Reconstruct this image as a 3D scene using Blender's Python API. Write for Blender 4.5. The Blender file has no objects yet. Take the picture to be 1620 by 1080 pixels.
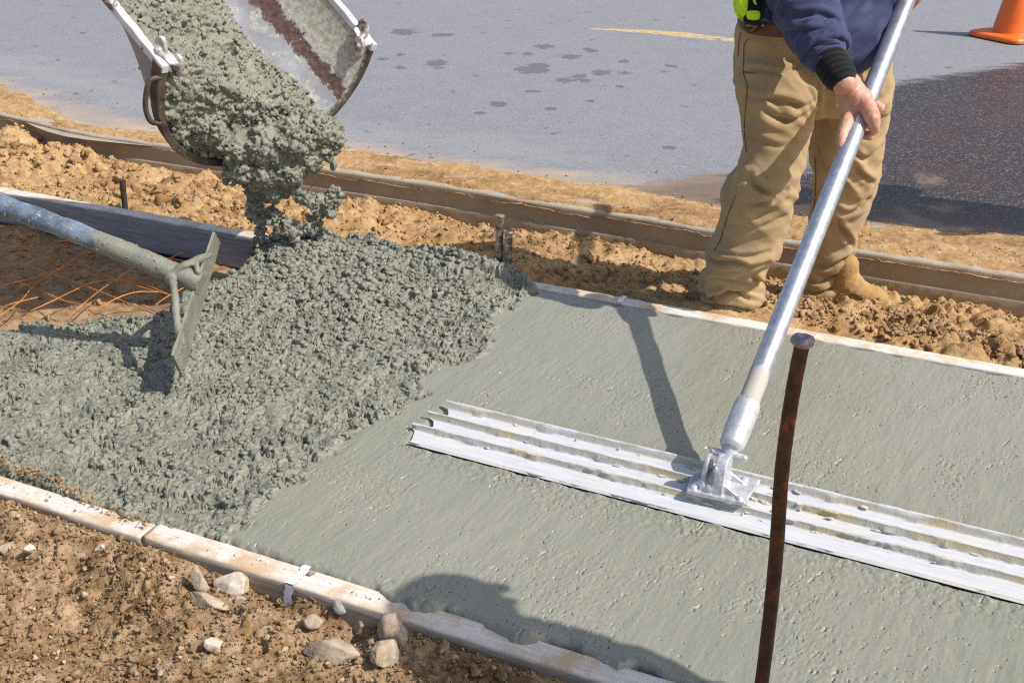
import bpy, bmesh, math, random
import numpy as np
from mathutils import Vector, Matrix
random.seed(7); RNG = np.random.RandomState(11)
sc = bpy.context.scene; C = sc.collection
R_ = math.radians
# ------------------------------------------------------------------ camera, sky, sun, exposure
CAMH = 1.5; PITCH = R_(26.0); FPX = 1760.0
cam = bpy.data.cameras.new('camera'); camo = bpy.data.objects.new('camera', cam); C.objects.link(camo)
cam.sensor_width = 36.0; cam.lens = FPX / 1620.0 * 36.0; cam.clip_start = 0.05; cam.clip_end = 2000
camo.location = (0, 0, CAMH); camo.rotation_euler = (math.pi / 2 - PITCH, 0, 0)
sc.camera = camo
SHX, SHY = -0.83, 0.35                      # shadow shift per metre of height
LDIR = Vector((-SHX, -SHY, 1)).normalized()
SUN_EL = math.asin(LDIR.z); SUN_AZ = math.atan2(LDIR.x, LDIR.y)
w = bpy.data.worlds.new("World"); sc.world = w; w.use_nodes = True
nt = w.node_tree; bg = nt.nodes['Background']
sky = nt.nodes.new('ShaderNodeTexSky'); sky.sky_type = 'NISHITA'; sky.sun_disc = False
sky.sun_elevation = SUN_EL; sky.sun_rotation = SUN_AZ; sky.dust_density = 2.5; sky.ozone_density = 0.8
nt.links.new(sky.outputs[0], bg.inputs[0]); bg.inputs[1].default_value = 0.13
sl = bpy.data.lights.new('sun', 'SUN'); sl.energy = 4.3; sl.angle = R_(0.53); sl.color = (1.0, 0.955, 0.88)
so = bpy.data.objects.new('sun', sl); C.objects.link(so)
so.rotation_euler = (-LDIR).to_track_quat('-Z', 'Y').to_euler()
sc.view_settings.view_transform = 'Standard'; sc.view_settings.look = 'None'
sc.view_settings.exposure = 0.18; sc.view_settings.gamma = 1.0
sc.cycles.use_denoising = False; sc.cycles.filter_width = 1.2; sc.cycles.max_bounces = 6

# ------------------------------------------------------------------ geometry helpers
cp, sp = math.cos(PITCH), math.sin(PITCH)
def ray(u, v):
    a = (u - 810) / FPX; b = (540 - v) / FPX
    return Vector((a, cp + b * sp, -sp + b * cp))
def G(u, v, z=0.0):                 # the point at height z that the photo shows at pixel u, v
    d = ray(u, v); t = (z - CAMH) / d.z
    return Vector((d.x * t, d.y * t, z))
def T(u, v, t):                     # by depth
    d = ray(u, v); return Vector((d.x * t, d.y * t, CAMH + d.z * t))
def PY(u, v, Y):                    # by distance Y
    d = ray(u, v); t = Y / d.y; return Vector((d.x * t, Y, CAMH + d.z * t))

def link(name, me, mat=None, parent=None):
    o = bpy.data.objects.new(name, me); C.objects.link(o)
    if mat is not None:
        me.materials.clear()
        for m in (mat if isinstance(mat, (list, tuple)) else [mat]): me.materials.append(m)
    if parent is not None: o.parent = parent
    return o
def tag(o, label=None, cat=None, group=None, kind=None):
    if label: o['label'] = label
    if cat: o['category'] = cat
    if group: o['group'] = group
    if kind: o['kind'] = kind
    return o
def empty(name, label=None, cat=None, group=None, kind=None):
    o = bpy.data.objects.new(name, None); C.objects.link(o); return tag(o, label, cat, group, kind)
def mesh_np(name, V, F, smooth=True):
    V = np.asarray(V, dtype=np.float32); F = np.asarray(F, dtype=np.int32)
    me = bpy.data.meshes.new(name); n = len(V); k = F.shape[1]
    me.vertices.add(n); me.vertices.foreach_set('co', V.ravel())
    me.loops.add(F.size); me.loops.foreach_set('vertex_index', F.ravel())
    me.polygons.add(len(F)); me.polygons.foreach_set('loop_start', np.arange(0, F.size, k, dtype=np.int32))
    me.update(calc_edges=True)
    if smooth: me.polygons.foreach_set('use_smooth', np.ones(len(F), dtype=bool))
    return me
def get_v(me):
    a = np.empty(len(me.vertices) * 3, dtype=np.float32); me.vertices.foreach_get('co', a); return a.reshape(-1, 3).astype(np.float64)
def get_n(me):
    a = np.empty(len(me.vertices) * 3, dtype=np.float32); me.vertices.foreach_get('normal', a); return a.reshape(-1, 3).astype(np.float64)
def set_v(me, V):
    me.vertices.foreach_set('co', np.asarray(V, dtype=np.float32).ravel()); me.update()
def attr(me, name, val):
    a = me.attributes.new(name, 'FLOAT', 'POINT'); a.data.foreach_set('value', np.asarray(val, dtype=np.float32))
def grid_faces(nx, ny, keep=None):
    i = np.arange(nx * ny).reshape(ny, nx)
    F = np.stack([i[:-1, :-1], i[:-1, 1:], i[1:, 1:], i[1:, :-1]], -1).reshape(-1, 4)
    if keep is not None: F = F[keep[F].all(1)]
    return F
def compact(V, F, *attrs):
    used = np.zeros(len(V), bool); used[F.ravel()] = True
    idx = np.cumsum(used) - 1
    return (V[used], idx[F]) + tuple(a[used] for a in attrs)

# ------------------------------------------------------------------ noise
_perm = np.random.RandomState(3).permutation(65536).astype(np.int64)
def _h(*c, seed=0):
    h = np.full_like(c[0], seed * 7919 + 13, dtype=np.int64)
    for q in c: h = _perm[(h + q) & 65535]
    return h
def noise(P, seed=0):
    P = np.asarray(P, dtype=np.float64); k = P.shape[1]
    I = np.floor(P).astype(np.int64); f = P - I; s = f * f * f * (f * (f * 6 - 15) + 10)
    out = 0
    for m in range(1 << k):
        b = [(m >> j) & 1 for j in range(k)]
        h = _h(*[I[:, j] + b[j] for j in range(k)], seed=seed)
        if k == 2:
            a = h * (2 * math.pi / 65536.0); g = np.cos(a) * (f[:, 0] - b[0]) + np.sin(a) * (f[:, 1] - b[1])
        else:
            a = (h & 255) * (2 * math.pi / 256.0); zz = ((h >> 8) / 127.5) - 1; r = np.sqrt(np.maximum(0, 1 - zz * zz))
            g = r * np.cos(a) * (f[:, 0] - b[0]) + r * np.sin(a) * (f[:, 1] - b[1]) + zz * (f[:, 2] - b[2])
        wgt = 1
        for j in range(k): wgt = wgt * (s[:, j] if b[j] else 1 - s[:, j])
        out = out + wgt * g
    return out * 1.5
def fbm(P, octv=4, seed=0, gain=0.5, lac=2.03):
    P = np.asarray(P, dtype=np.float64); o = 0; a = 1
    for i in range(octv): o = o + a * noise(P, seed + i * 17); P = P * lac + 3.7; a *= gain
    return o
def worley(P, seed=0):
    """F1 distance, F2 distance and a random value of the nearest cell."""
    P = np.asarray(P, dtype=np.float64); k = P.shape[1]; I = np.floor(P).astype(np.int64)
    f1 = np.full(len(P), 9.0); f2 = np.full(len(P), 9.0); rv = np.zeros(len(P))
    import itertools
    for off in itertools.product((-1, 0, 1), repeat=k):
        c = [I[:, j] + off[j] for j in range(k)]
        h = _h(*c, seed=seed); d = 0
        for j in range(k):
            hj = _perm[(h + 101 * (j + 1)) & 65535] / 65536.0
            d = d + (c[j] + hj - P[:, j]) ** 2
        d = np.sqrt(d); near = d < f1
        f2 = np.where(near, f1, np.minimum(f2, d)); f1 = np.where(near, d, f1); rv = np.where(near, h / 65536.0, rv)
    return f1, f2, rv
def flake(P, freq, seed, edge=0.20):
    """angular flakes: every cell gets its own height and tilt, with cracks between the cells"""
    P = np.asarray(P, dtype=np.float64) * freq; k = P.shape[1]; I = np.floor(P).astype(np.int64)
    f1 = np.full(len(P), 9.0); f2 = np.full(len(P), 9.0); rv = np.zeros(len(P)); tl = np.zeros(len(P))
    import itertools
    for off in itertools.product((-1, 0, 1), repeat=k):
        c = [I[:, j] + off[j] for j in range(k)]; h = _h(*c, seed=seed); d = 0; dot = 0; an = h * 0.0009587
        for j in range(k):
            e = P[:, j] - c[j] - _perm[(h + 101 * (j + 1)) & 65535] / 65536.0; d = d + e * e
            dot = dot + e * np.cos(an + 2.1 * j)
        d = np.sqrt(d); near = d < f1
        f2 = np.where(near, f1, np.minimum(f2, d)); f1 = np.where(near, d, f1); rv = np.where(near, h / 65536.0, rv); tl = np.where(near, dot, tl)
    return (rv + 1.15 * tl + 0.35) * sstep(0.0, edge, f2 - f1) - 0.6, f1, f2, rv
def sstep(a, b, x):
    t = np.clip((x - a) / (b - a), 0, 1); return t * t * (3 - 2 * t)
def poly_sd(P, poly):
    """signed distance to a polygon, positive inside"""
    P = np.asarray(P)[:, :2]; poly = np.asarray(poly)[:, :2]; d = np.full(len(P), 1e9); ins = np.zeros(len(P), bool)
    n = len(poly)
    for i in range(n):
        a = poly[i]; b = poly[(i + 1) % n]; e = b - a; L = max(1e-12, e @ e)
        t = np.clip(((P - a) @ e) / L, 0, 1); q = P - a - t[:, None] * e
        d = np.minimum(d, q[:, 0] ** 2 + q[:, 1] ** 2)
        cr = ((a[1] > P[:, 1]) != (b[1] > P[:, 1])) & (P[:, 0] < (b[0] - a[0]) * (P[:, 1] - a[1]) / ((b[1] - a[1]) if b[1] != a[1] else 1e-12) + a[0])
        ins ^= cr
    d = np.sqrt(d); return np.where(ins, d, -d)
def line_d(P, pts):
    """distance to an open polyline, and the side sign (left positive) of the nearest piece"""
    P = np.asarray(P)[:, :2]; pts = np.asarray(pts)[:, :2]; d = np.full(len(P), 1e9); s = np.zeros(len(P))
    for i in range(len(pts) - 1):
        a = pts[i]; b = pts[i + 1]; e = b - a; t = np.clip(((P - a) @ e) / (e @ e), 0, 1); q = P - a - t[:, None] * e
        dd = q[:, 0] ** 2 + q[:, 1] ** 2; m = dd < d
        d = np.where(m, dd, d); s = np.where(m, np.sign(e[0] * (P[:, 1] - a[1]) - e[1] * (P[:, 0] - a[0])), s)
    return np.sqrt(d) * s

# ------------------------------------------------------------------ materials
class N:
    def __init__(s, name):
        s.m = bpy.data.materials.new(name); s.m.use_nodes = True; s.t = s.m.node_tree
        s.b = s.t.nodes['Principled BSDF']; s.co = s.t.nodes.new('ShaderNodeTexCoord').outputs['Object']
    def n(s, typ, **kw):
        q = s.t.nodes.new(typ)
        for k_, v_ in kw.items():
            if k_.startswith('i_'):
                key = k_[2:].replace('_', ' '); sock = q.inputs[int(key)] if key.isdigit() else q.inputs[key]
                if hasattr(v_, 'is_linked'): s.t.links.new(v_, sock)
                else: sock.default_value = v_
            else: setattr(q, k_, v_)
        return q
    def map(s, scale=(1, 1, 1), rot=(0, 0, 0), src=None):
        return s.n('ShaderNodeMapping', i_Vector=src or s.co, i_Scale=scale, i_Rotation=rot).outputs[0]
    def noise(s, sc_, det=4, rough=0.55, vec=None, dist=0.0):
        return s.n('ShaderNodeTexNoise', i_Vector=vec or s.co, i_Scale=sc_, i_Detail=det, i_Roughness=rough, i_Distortion=dist).outputs['Fac']
    def voro(s, sc_, vec=None, feat='F1', out='Distance'):
        return s.n('ShaderNodeTexVoronoi', feature=feat, i_Vector=vec or s.co, i_Scale=sc_).outputs[out]
    def ramp(s, fac, *st):
        q = s.n('ShaderNodeValToRGB', i_Fac=fac); el = q.color_ramp.elements
        while len(el) < len(st): el.new(0.5)
        for e, (p, c) in zip(el, st):
            e.position = p; e.color = (c, c, c, 1) if not hasattr(c, '__len__') else tuple(c) + (1,)
        return q.outputs[0]
    def mix(s, fac, a, b, mode='MIX'):
        q = s.n('ShaderNodeMix', data_type='RGBA', blend_type=mode)
        for sock, v_ in ((q.inputs['Factor'], fac), (q.inputs['A'], a), (q.inputs['B'], b)):
            pass
        def put(sock, v_):
            if hasattr(v_, 'is_linked'): s.t.links.new(v_, sock)
            else: sock.default_value = v_ if not hasattr(v_, '__len__') else tuple(v_) + (1,)
        put(q.inputs[0], fac); put(q.inputs[6], a); put(q.inputs[7], b)
        return q.outputs[2]
    def math(s, op, a, b=0.0, clamp=False):
        q = s.n('ShaderNodeMath', operation=op, use_clamp=clamp, i_0=a, i_1=b); return q.outputs[0]
    def attr(s, name): return s.n('ShaderNodeAttribute', attribute_name=name).outputs['Fac']
    def geo_pointy(s): return s.n('ShaderNodeNewGeometry').outputs['Pointiness']
    def bump(s, h, dist=0.002, strength=1.0, prev=None):
        q = s.n('ShaderNodeBump', i_Height=h, i_Distance=dist, i_Strength=strength)
        if prev is not None: s.t.links.new(prev, q.inputs['Normal'])
        return q.outputs[0]
    def out(s, col=None, rough=None, metal=None, normal=None, spec=None):
        for nm, v_ in (('Base Color', col), ('Roughness', rough), ('Metallic', metal), ('Normal', normal), ('Specular IOR Level', spec)):
            if v_ is None: continue
            if hasattr(v_, 'is_linked'): s.t.links.new(v_, s.b.inputs[nm])
            else: s.b.inputs[nm].default_value = v_ if not hasattr(v_, '__len__') else tuple(v_) + (1,)
        return s.m

def m_concrete(name='wet_concrete_mat', flow=True, smear=True):
    k = N(name)
    big = k.noise(3.0, 3); mid = k.noise(40, 5, 0.6); fine = k.noise(220, 4, 0.7)
    c = k.mix(k.ramp(big, (0.3, 0), (0.7, 1)), (0.208, 0.207, 0.165), (0.246, 0.242, 0.194))
    c = k.mix(k.ramp(mid, (0.35, 0), (0.7, 1)), c, (0.265,0.262,0.21))
    c = k.mix(k.ramp(k.noise(9, 5, 0.65), (0.46, 0), (0.66, 0.7)), c, (0.150, 0.153, 0.120))
    c = k.mix(k.math('MULTIPLY', k.ramp(fine, (0.62, 0), (0.75, 1)), 0.5), c, (0.33, 0.31, 0.26))
    rough = k.ramp(k.noise(60, 3), (0.35, 0.22), (0.65, 0.50))
    nrm = k.bump(k.noise(150, 6, 0.72), 0.004, 0.55)
    nrm = k.bump(k.noise(600, 3, 0.7), 0.001, 0.5, nrm)
    return k.out(c, rough, 0.0, nrm, 0.45)
def m_slab():
    k = N('wet_concrete_slab_mat')
    sm = k.attr('smooth')
    big = k.noise(2.2, 4); mid = k.noise(40, 5, 0.6); fine = k.noise(220, 4, 0.7)
    c = k.mix(k.ramp(big, (0.3, 0), (0.7, 1)), (0.208, 0.207, 0.165), (0.246, 0.242, 0.194))
    c = k.mix(k.ramp(mid, (0.35, 0), (0.7, 1)), c, (0.265,0.262,0.21))
    dk = k.ramp(k.noise(7, 5, 0.65), (0.46, 0), (0.66, 0.8)); c = k.mix(dk, c, (0.150, 0.153, 0.120))
    cs = k.mix(k.ramp(big, (0.3, 0), (0.7, 1)), (0.226, 0.228, 0.182), (0.258, 0.256, 0.207))
    cs = k.mix(k.ramp(k.noise(0.9, 2), (0.4, 0), (0.65, 1)), cs, (0.275,0.269,0.218))
    cs = k.mix(k.math('MULTIPLY', k.ramp(k.noise(330, 3, 0.7), (0.60, 0), (0.68, 1)), 0.5), cs, (0.42, 0.41, 0.37))
    cs = k.mix(k.math('MULTIPLY', k.ramp(k.noise(210, 3, 0.7, k.map((1, 1, 1), (0, 1, 0))), (0.32, 1), (0.38, 0)), 0.45), cs, (0.15, 0.14, 0.115))
    c = k.mix(sm, c, cs)
    # streaks drawn by the float, at about 30 degrees from y
    st = k.map((1, 0.16, 1), (0, 0, R_(33)))
    s1 = k.noise(120, 5, 0.6, st, 0.6); s2 = k.noise(38, 4, 0.55, st, 0.8); grit = k.noise(260, 4, 0.75)
    patch = k.ramp(k.noise(5.0, 4, 0.6), (0.42, 0.15), (0.62, 1.0))
    tears = k.ramp(k.noise(55, 4, 0.7, k.map((1, 0.45, 1), (0, 0, R_(33)))), (0.29, 0.0), (0.38, 1.0))
    h = k.math('ADD', k.math('MULTIPLY', s1, 0.6), k.math('MULTIPLY', s2, 0.55))
    h = k.math('ADD', h, k.math('MULTIPLY', k.math('MULTIPLY', grit, patch), 0.35))
    h = k.math('ADD', h, k.math('MULTIPLY', tears, 0.5))
    hr = k.math('MULTIPLY', k.noise(150, 6, 0.72), 2.4)
    q = k.n('ShaderNodeMix', data_type='FLOAT'); k.t.links.new(sm, q.inputs[0]); k.t.links.new(hr, q.inputs[2]); k.t.links.new(h, q.inputs[3])
    nrm = k.bump(q.outputs[0], 0.0018, 0.5)
    nrm = k.bump(k.noise(600, 3, 0.7), 0.0008, 0.5, nrm)
    rough = k.ramp(k.noise(30, 4, 0.6), (0.35, 0.24), (0.65, 0.50))
    return k.out(c, rough, 0.0, nrm, 0.5)
def m_soil(name, dark, mid, light, bump=0.006, spots=True, big=2.5):
    k = N(name)
    n1 = k.noise(big, 5, 0.6); n2 = k.noise(22, 6, 0.65); n3 = k.noise(140, 4, 0.7)
    c = k.mix(k.ramp(n1, (0.38, 0), (0.60, 1)), dark, mid)
    c = k.mix(k.ramp(n2, (0.42, 0), (0.68, 1)), c, light)
    damp = k.ramp(k.noise(big * 0.9, 6, 0.68, k.map((1, 1.7, 1), (0, 0, 0.4))), (0.52, 0), (0.66, 0.75))
    c = k.mix(damp, c, tuple(x * 0.62 for x in dark))
    c = k.mix(k.math('MULTIPLY', k.ramp(n3, (0.30, 1), (0.42, 0)), 0.6), c, tuple(x * 0.45 for x in dark))
    c = k.mix(k.math('MULTIPLY', k.ramp(n3, (0.62, 0), (0.72, 1)), 0.55), c, tuple(min(1, x * 1.35) for x in light))
    nrm = k.bump(k.noise(70, 8, 0.7), bump, 0.9)
    nrm = k.bump(k.noise(420, 4, 0.75), 0.0015, 0.8, nrm)
    return k.out(c, 0.95, 0.0, nrm, 0.15)
def m_simple(name, col, rough=0.6, metal=0.0, var=0.25, sc_=30, bump=0.0, bsc=120, spec=None, dirt=None, dirt_amt=(0.55, 0.7)):
    k = N(name); c1 = tuple(x * (1 - var) for x in col); c2 = tuple(min(1, x * (1 + var)) for x in col)
    c = k.mix(k.ramp(k.noise(sc_, 5, 0.6), (0.35, 0), (0.65, 1)), c1, c2)
    if dirt: c = k.mix(k.ramp(k.noise(sc_ * 0.7, 7, 0.7, k.map((1, 1, 1), (1, 2, 3))), (dirt_amt[0], 0), (dirt_amt[1], 1)), c, dirt)
    nrm = k.bump(k.noise(bsc, 5, 0.65), bump, 0.8) if bump else None
    return k.out(c, rough, metal, nrm, spec)
def m_wood(name, base, pale, dirt, rot):
    k = N(name)
    v_ = k.map((1.0, 22, 22), (0, 0, rot))      # x runs along the board
    gr = k.noise(6, 6, 0.65, v_, 0.5); fine = k.noise(24, 4, 0.7, v_)
    c = k.mix(k.ramp(gr, (0.35, 0), (0.65, 1)), base, pale)
    d = k.ramp(k.noise(4.5, 7, 0.72), (0.50, 0), (0.66, 1))
    c = k.mix(k.math('MULTIPLY', d, 0.75), c, dirt)
    c = k.mix(k.ramp(k.noise(60, 6, 0.7), (0.66, 0), (0.72, 1)), c, tuple(x * 0.55 for x in dirt))
    c = k.mix(k.math('MULTIPLY', k.ramp(fine, (0.62, 0), (0.75, 1)), 0.5), c, tuple(x * 0.5 for x in base))
    nrm = k.bump(gr, 0.003, 0.6); nrm = k.bump(k.noise(200, 5, 0.7), 0.001, 0.6, nrm)
    return k.out(c, 0.8, 0.0, nrm, 0.25)

M_CON = m_concrete(); M_SLAB = m_slab()
M_SAND = m_soil('sand_mat', (0.33, 0.190, 0.075), (0.45, 0.285, 0.130), (0.54, 0.38, 0.21), 0.008)
M_MUD = m_soil('pit_soil_mat', (0.24, 0.14, 0.07), (0.35, 0.22, 0.12), (0.45, 0.32, 0.20))
M_SOIL = m_soil('near_soil_mat', (0.205, 0.120, 0.052), (0.35, 0.225, 0.120), (0.50, 0.365, 0.225), 0.009, True, 5.0)
M_CLOD = m_soil('clod_mat', (0.26, 0.155, 0.070), (0.37, 0.24, 0.125), (0.46, 0.33, 0.20))
M_ROCK = m_soil('rock_mat', (0.34, 0.25, 0.17), (0.46, 0.37, 0.27), (0.56, 0.48, 0.38), 0.003, True, 9)

# ------------------------------------------------------------------ layout lines on the ground
A2 = lambda p: np.array([p.x, p.y])
FO0, FO1 = A2(G(0, 294)), A2(G(1620, 582))         # far board, outer top edge
NI0, NI1 = A2(G(0, 746)), A2(G(860, 1011))         # near board, inner top edge
E_ = (FO1 - FO0); E_ /= np.linalg.norm(E_)          # along the walk, to the right
E_ = (E_ + (NI1 - NI0) / np.linalg.norm(NI1 - NI0)); E_ /= np.linalg.norm(E_)
NRM = np.array([-E_[1], E_[0]])                     # across the walk, away from the camera
ANG = math.atan2(E_[1], E_[0])
def SN(P): P = np.asarray(P)[:, :2]; return P @ E_, P @ NRM
def XY(s, n): return s[..., None] * E_ + n[..., None] * NRM
n_far_out = float(((FO0 + FO1) / 2) @ NRM); n_near_in = float(((NI0 + NI1) / 2) @ NRM)
TB = 0.060                                           # board thickness
n_far_in = n_far_out - TB; n_near_out = n_near_in - TB - 0.004
KERB = np.array([A2(G(u, v)) for u, v in [(-300, 118), (-100, 160), (27, 187), (130, 211), (302, 236), (500, 266), (700, 295), (889, 327), (1000, 343), (1120, 364), (1229, 380), (1350, 397), (1480, 417), (1620, 438), (1900, 480), (2400, 556)]])
ROADE = np.array([A2(G(u, v)) for u, v in [(-300, 80), (-100, 118), (0, 148), (60, 172), (140, 200), (300, 217), (420, 232), (540, 243), (680, 262), (770, 275), (860, 287), (1000, 308), (1150, 338), (1270, 352), (1400, 366), (1620, 386), (1900, 415), (2400, 470)]])
KERB = np.vstack([KERB[0] + (KERB[0] - KERB[1]) * 2.2, KERB]); ROADE = np.vstack([ROADE[0] + (KERB[1] - KERB[2]) * 2.2 + np.array([0.0, 0.05]), ROADE])
def subdiv(pts, n=8):
    out = []
    P = [np.array(p, float) for p in pts]
    for i in range(len(P) - 1):
        p0 = P[max(0, i - 1)]; p1 = P[i]; p2 = P[i + 1]; p3 = P[min(len(P) - 1, i + 2)]
        for j in range(n):
            t = j / n
            out.append(0.5 * ((2 * p1) + (-p0 + p2) * t + (2 * p0 - 5 * p1 + 4 * p2 - p3) * t * t + (-p0 + 3 * p1 - 3 * p2 + p3) * t ** 3))
    out.append(P[-1]); return np.array(out)

# ------------------------------------------------------------------ ground and road
def sheet(name, x0, x1, y0, y1, z, mat, n=2, kind='structure'):
    xs = np.linspace(x0, x1, n); ys = np.linspace(y0, y1, n); X, Y = np.meshgrid(xs, ys)
    V = np.stack([X.ravel(), Y.ravel(), np.full(X.size, z)], 1)
    return tag(link(name, mesh_np(name, V, grid_faces(n, n)), mat), kind=kind)
sheet('ground', -300, 300, -300, 600, -0.40, M_SAND)

def m_road():
    k = N('asphalt_mat')
    flat = k.map((1, 1, 1))
    n1 = k.noise(0.5, 4, 0.6); n2 = k.noise(5, 5, 0.65); sp_ = k.voro(230, None, 'F1', 'Color'); g = k.noise(330, 2, 0.7)
    c = k.mix(k.ramp(n1, (0.35, 0), (0.65, 1)), (0.188, 0.193, 0.214), (0.215, 0.219, 0.237))
    c = k.mix(k.ramp(n2, (0.35, 0), (0.7, 1)), c, (0.240, 0.240, 0.252))
    spv = k.ramp(sp_, (0.10, 0.0), (0.9, 1.0))
    c = k.mix(0.42, c, k.mix(spv, (0.08, 0.08, 0.10), (0.44, 0.44, 0.47)))
    c = k.mix(k.ramp(g, (0.36, 0.7), (0.42, 0.0)), c, (0.07, 0.07, 0.085))
    c = k.mix(k.ramp(g, (0.60, 0.0), (0.68, 0.7)), c, (0.46, 0.46, 0.50))
    # old yellow line, dusted sand, damp
    ln = k.math('MULTIPLY', k.attr('line'), k.ramp(k.noise(26, 5, 0.7), (0.38, 0.0), (0.52, 1.0)))
    c = k.mix(k.math('MULTIPLY', ln, 0.85), c, (0.62, 0.44, 0.17))
    dn = k.noise(3.2, 6, 0.65, k.map((0.6, 1.6, 1), (0, 0, -ANG)))
    dust = k.ramp(k.math('ADD', k.attr('dust'), k.math('MULTIPLY', k.math('SUBTRACT', dn, 0.5), 1.1)), (0.42, 0.0), (0.95, 0.9))
    c = k.mix(dust, c, (0.50, 0.37, 0.25))
    pale = k.ramp(k.math('ADD', k.attr('pale'), k.math('MULTIPLY', k.math('SUBTRACT', dn, 0.5), 0.7)), (0.3, 0.0), (0.9, 0.6))
    c = k.mix(pale, c, (0.42, 0.41, 0.41))
    spots = k.ramp(k.math('ADD', k.attr('spot'), k.math('MULTIPLY', k.math('SUBTRACT', k.noise(16, 6, 0.75), 0.5), 1.7)), (0.50, 0.0), (0.58, 0.60))
    c = k.mix(spots, c, (0.075, 0.078, 0.10))
    tiny = k.ramp(k.noise(3.3, 3, 0.5, k.map((2.4, 2.4, 1))), (0.30, 0.5), (0.325, 0.0))
    c = k.mix(tiny, c, (0.08, 0.082, 0.10))
    wn = k.math('ADD', k.attr('wet'), k.math('MULTIPLY', k.math('SUBTRACT', k.noise(5, 6, 0.7, k.map((1, 2.2, 1))), 0.5), 0.9))
    wet = k.ramp(wn, (0.40, 0.0), (0.66, 1.0))
    wc = k.mix(k.ramp(k.voro(150, None, 'F1', 'Color'), (0.72, 0.0), (0.80, 0.85)), (0.040, 0.030, 0.030), (0.21, 0.18, 0.17))
    wc = k.mix(k.math('MULTIPLY', k.ramp(k.noise(1.3, 4, 0.6), (0.5, 0), (0.62, 1)), 0.35), wc, (0.09, 0.045, 0.038))  # red reflection in the wet patch, painted into the colour as faint tint
    wc = k.mix(k.math('MULTIPLY', k.attr('dust'), 0.6), wc, (0.17, 0.085, 0.04))
    c = k.mix(wet, c, wc)
    mud = k.ramp(k.math('ADD', k.attr('mud'), k.math('MULTIPLY', k.math('SUBTRACT', k.noise(9, 7, 0.75), 0.5), 1.5)), (0.42, 0.0), (0.70, 0.80))
    c = k.mix(mud, c, (0.23, 0.165, 0.115))
    rough = k.mix(wet, (0.85,) * 3, (0.42,) * 3)
    nrm = k.bump(k.noise(260, 4, 0.75), 0.0035, 0.7)
    return k.out(c, rough, 0.0, nrm, 0.35)
M_ROAD = m_road()
def build_road():
    near = subdiv(ROADE, 4); near = np.array([p - NRM * 0.16 for p in near])
    nx = len(near); fr = np.concatenate([np.linspace(0, 0.35, 130), np.linspace(0.352, 1, 22)[1:]])
    dist = 7.0 * fr ** 1.0
    rows = [near + NRM * (26.0 * (q ** 1.6) if q > 0 else 0) for q in fr]
    # denser in x
    xs = np.linspace(-6, 9, 420)
    def edge_y(x, P=near): return np.interp(x, P[:, 0], P[:, 1])
    ey = edge_y(xs); ys_rel = np.concatenate([np.linspace(0, 6.5, 260), np.array([8, 10, 14, 20])])
    X = np.repeat(xs[None, :], len(ys_rel), 0); Y = ey[None, :] + ys_rel[:, None]
    # wings out to the sides
    Xw = np.concatenate([np.full((len(ys_rel), 1), -60.0), X, np.full((len(ys_rel), 1), 60.0)], 1)
    Yw = np.concatenate([Y[:, :1] + 25, Y, Y[:, -1:] - 22], 1)
    z = -0.012 + 0.0 * Xw
    P2 = np.stack([Xw.ravel(), Yw.ravel()], 1)
    me = mesh_np('road', np.c_[P2, z.ravel()], grid_faces(Xw.shape[1], Xw.shape[0]))
    dl = line_d(P2, ROADE)
    dust = 1 - sstep(0.0, 0.55, dl); attr(me, 'dust', dust * 0.8)
    g2 = lambda L: np.array([A2(G(u, v)) for u, v in L])
    lnp = g2([(940, 43), (1000, 46), (1080, 52), (1180, 63), (1230, 68)])
    wl = np.interp(P2[:, 0], lnp[:, 0], [0.02, 0.05, 0.085, 0.05, 0.02])
    attr(me, 'line', (np.abs(line_d(P2, lnp)) < wl).astype(float))
    wetp = g2([(1330, 165), (1400, 135), (1450, 122), (1530, 112), (1600, 100), (1700, 85), (2300, 130), (2400, 330), (1900, 380), (1620, 372), (1420, 352), (1300, 350), (1200, 340), (1100, 318), (1010, 300), (1060, 288), (1180, 272), (1280, 262), (1300, 220)])
    attr(me, 'wet', np.clip(poly_sd(P2, wetp) / 0.22 * 0.5 + 0.5, 0, 1))
    sp = np.zeros(len(P2))
    for (u, v, r) in [(842, 107, .10), (853, 102, .07), (690, 97, .07), (860, 71, .065), (902, 87, .07), (640, 48, .09), (895, 124, .055), (918, 118, .045), (950, 112, .06), (925, 124, .04), (985, 94, .04), (788, 161, .05), (872, 169, .035), (758, 175, .03), (1055, 230, .035), (692, 53, .05), (706, 53, .05), (635, 104, .04), (936, 78, .04), (838, 141, .03), (855, 142, .025), (934, 157, .025), (1060, 102, .035), (980, 133, .03), (605, 91, .04), (632, 84, .03), (990, 113, .035), (805, 82, .035), (835, 83, .04), (930, 75, .035), (120, 145, .02), (210, 107, .02), (130, 50, .03), (90, 92, .02)]:
        p = A2(G(u, v)); d = np.hypot(P2[:, 0] - p[0], (P2[:, 1] - p[1]) * 0.8); sp = np.maximum(sp, np.clip(1.05 - d / (r * 2.0), 0, 1))
    attr(me, 'spot', sp)
    mudp = g2([(690, 262), (800, 272), (950, 290), (1060, 275), (1150, 262), (1180, 300), (1150, 345), (1000, 320), (860, 295), (740, 276)])
    mud = np.clip(poly_sd(P2, mudp) / 0.10 * 0.5 + 0.5, 0, 1) * 0.75
    for (u, v, r) in [(1290, 225, .10), (1470, 280, .13), (1490, 325, .12), (1380, 262, .10), (1450, 345, .2), (1600, 372, .2), (1520, 370, .18)]:
        p = A2(G(u, v)); d = np.hypot(P2[:, 0] - p[0], P2[:, 1] - p[1]); mud = np.maximum(mud, np.clip(0.75 - 0.5 * d / r, 0, 1))
    attr(me, 'mud', mud)
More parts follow.
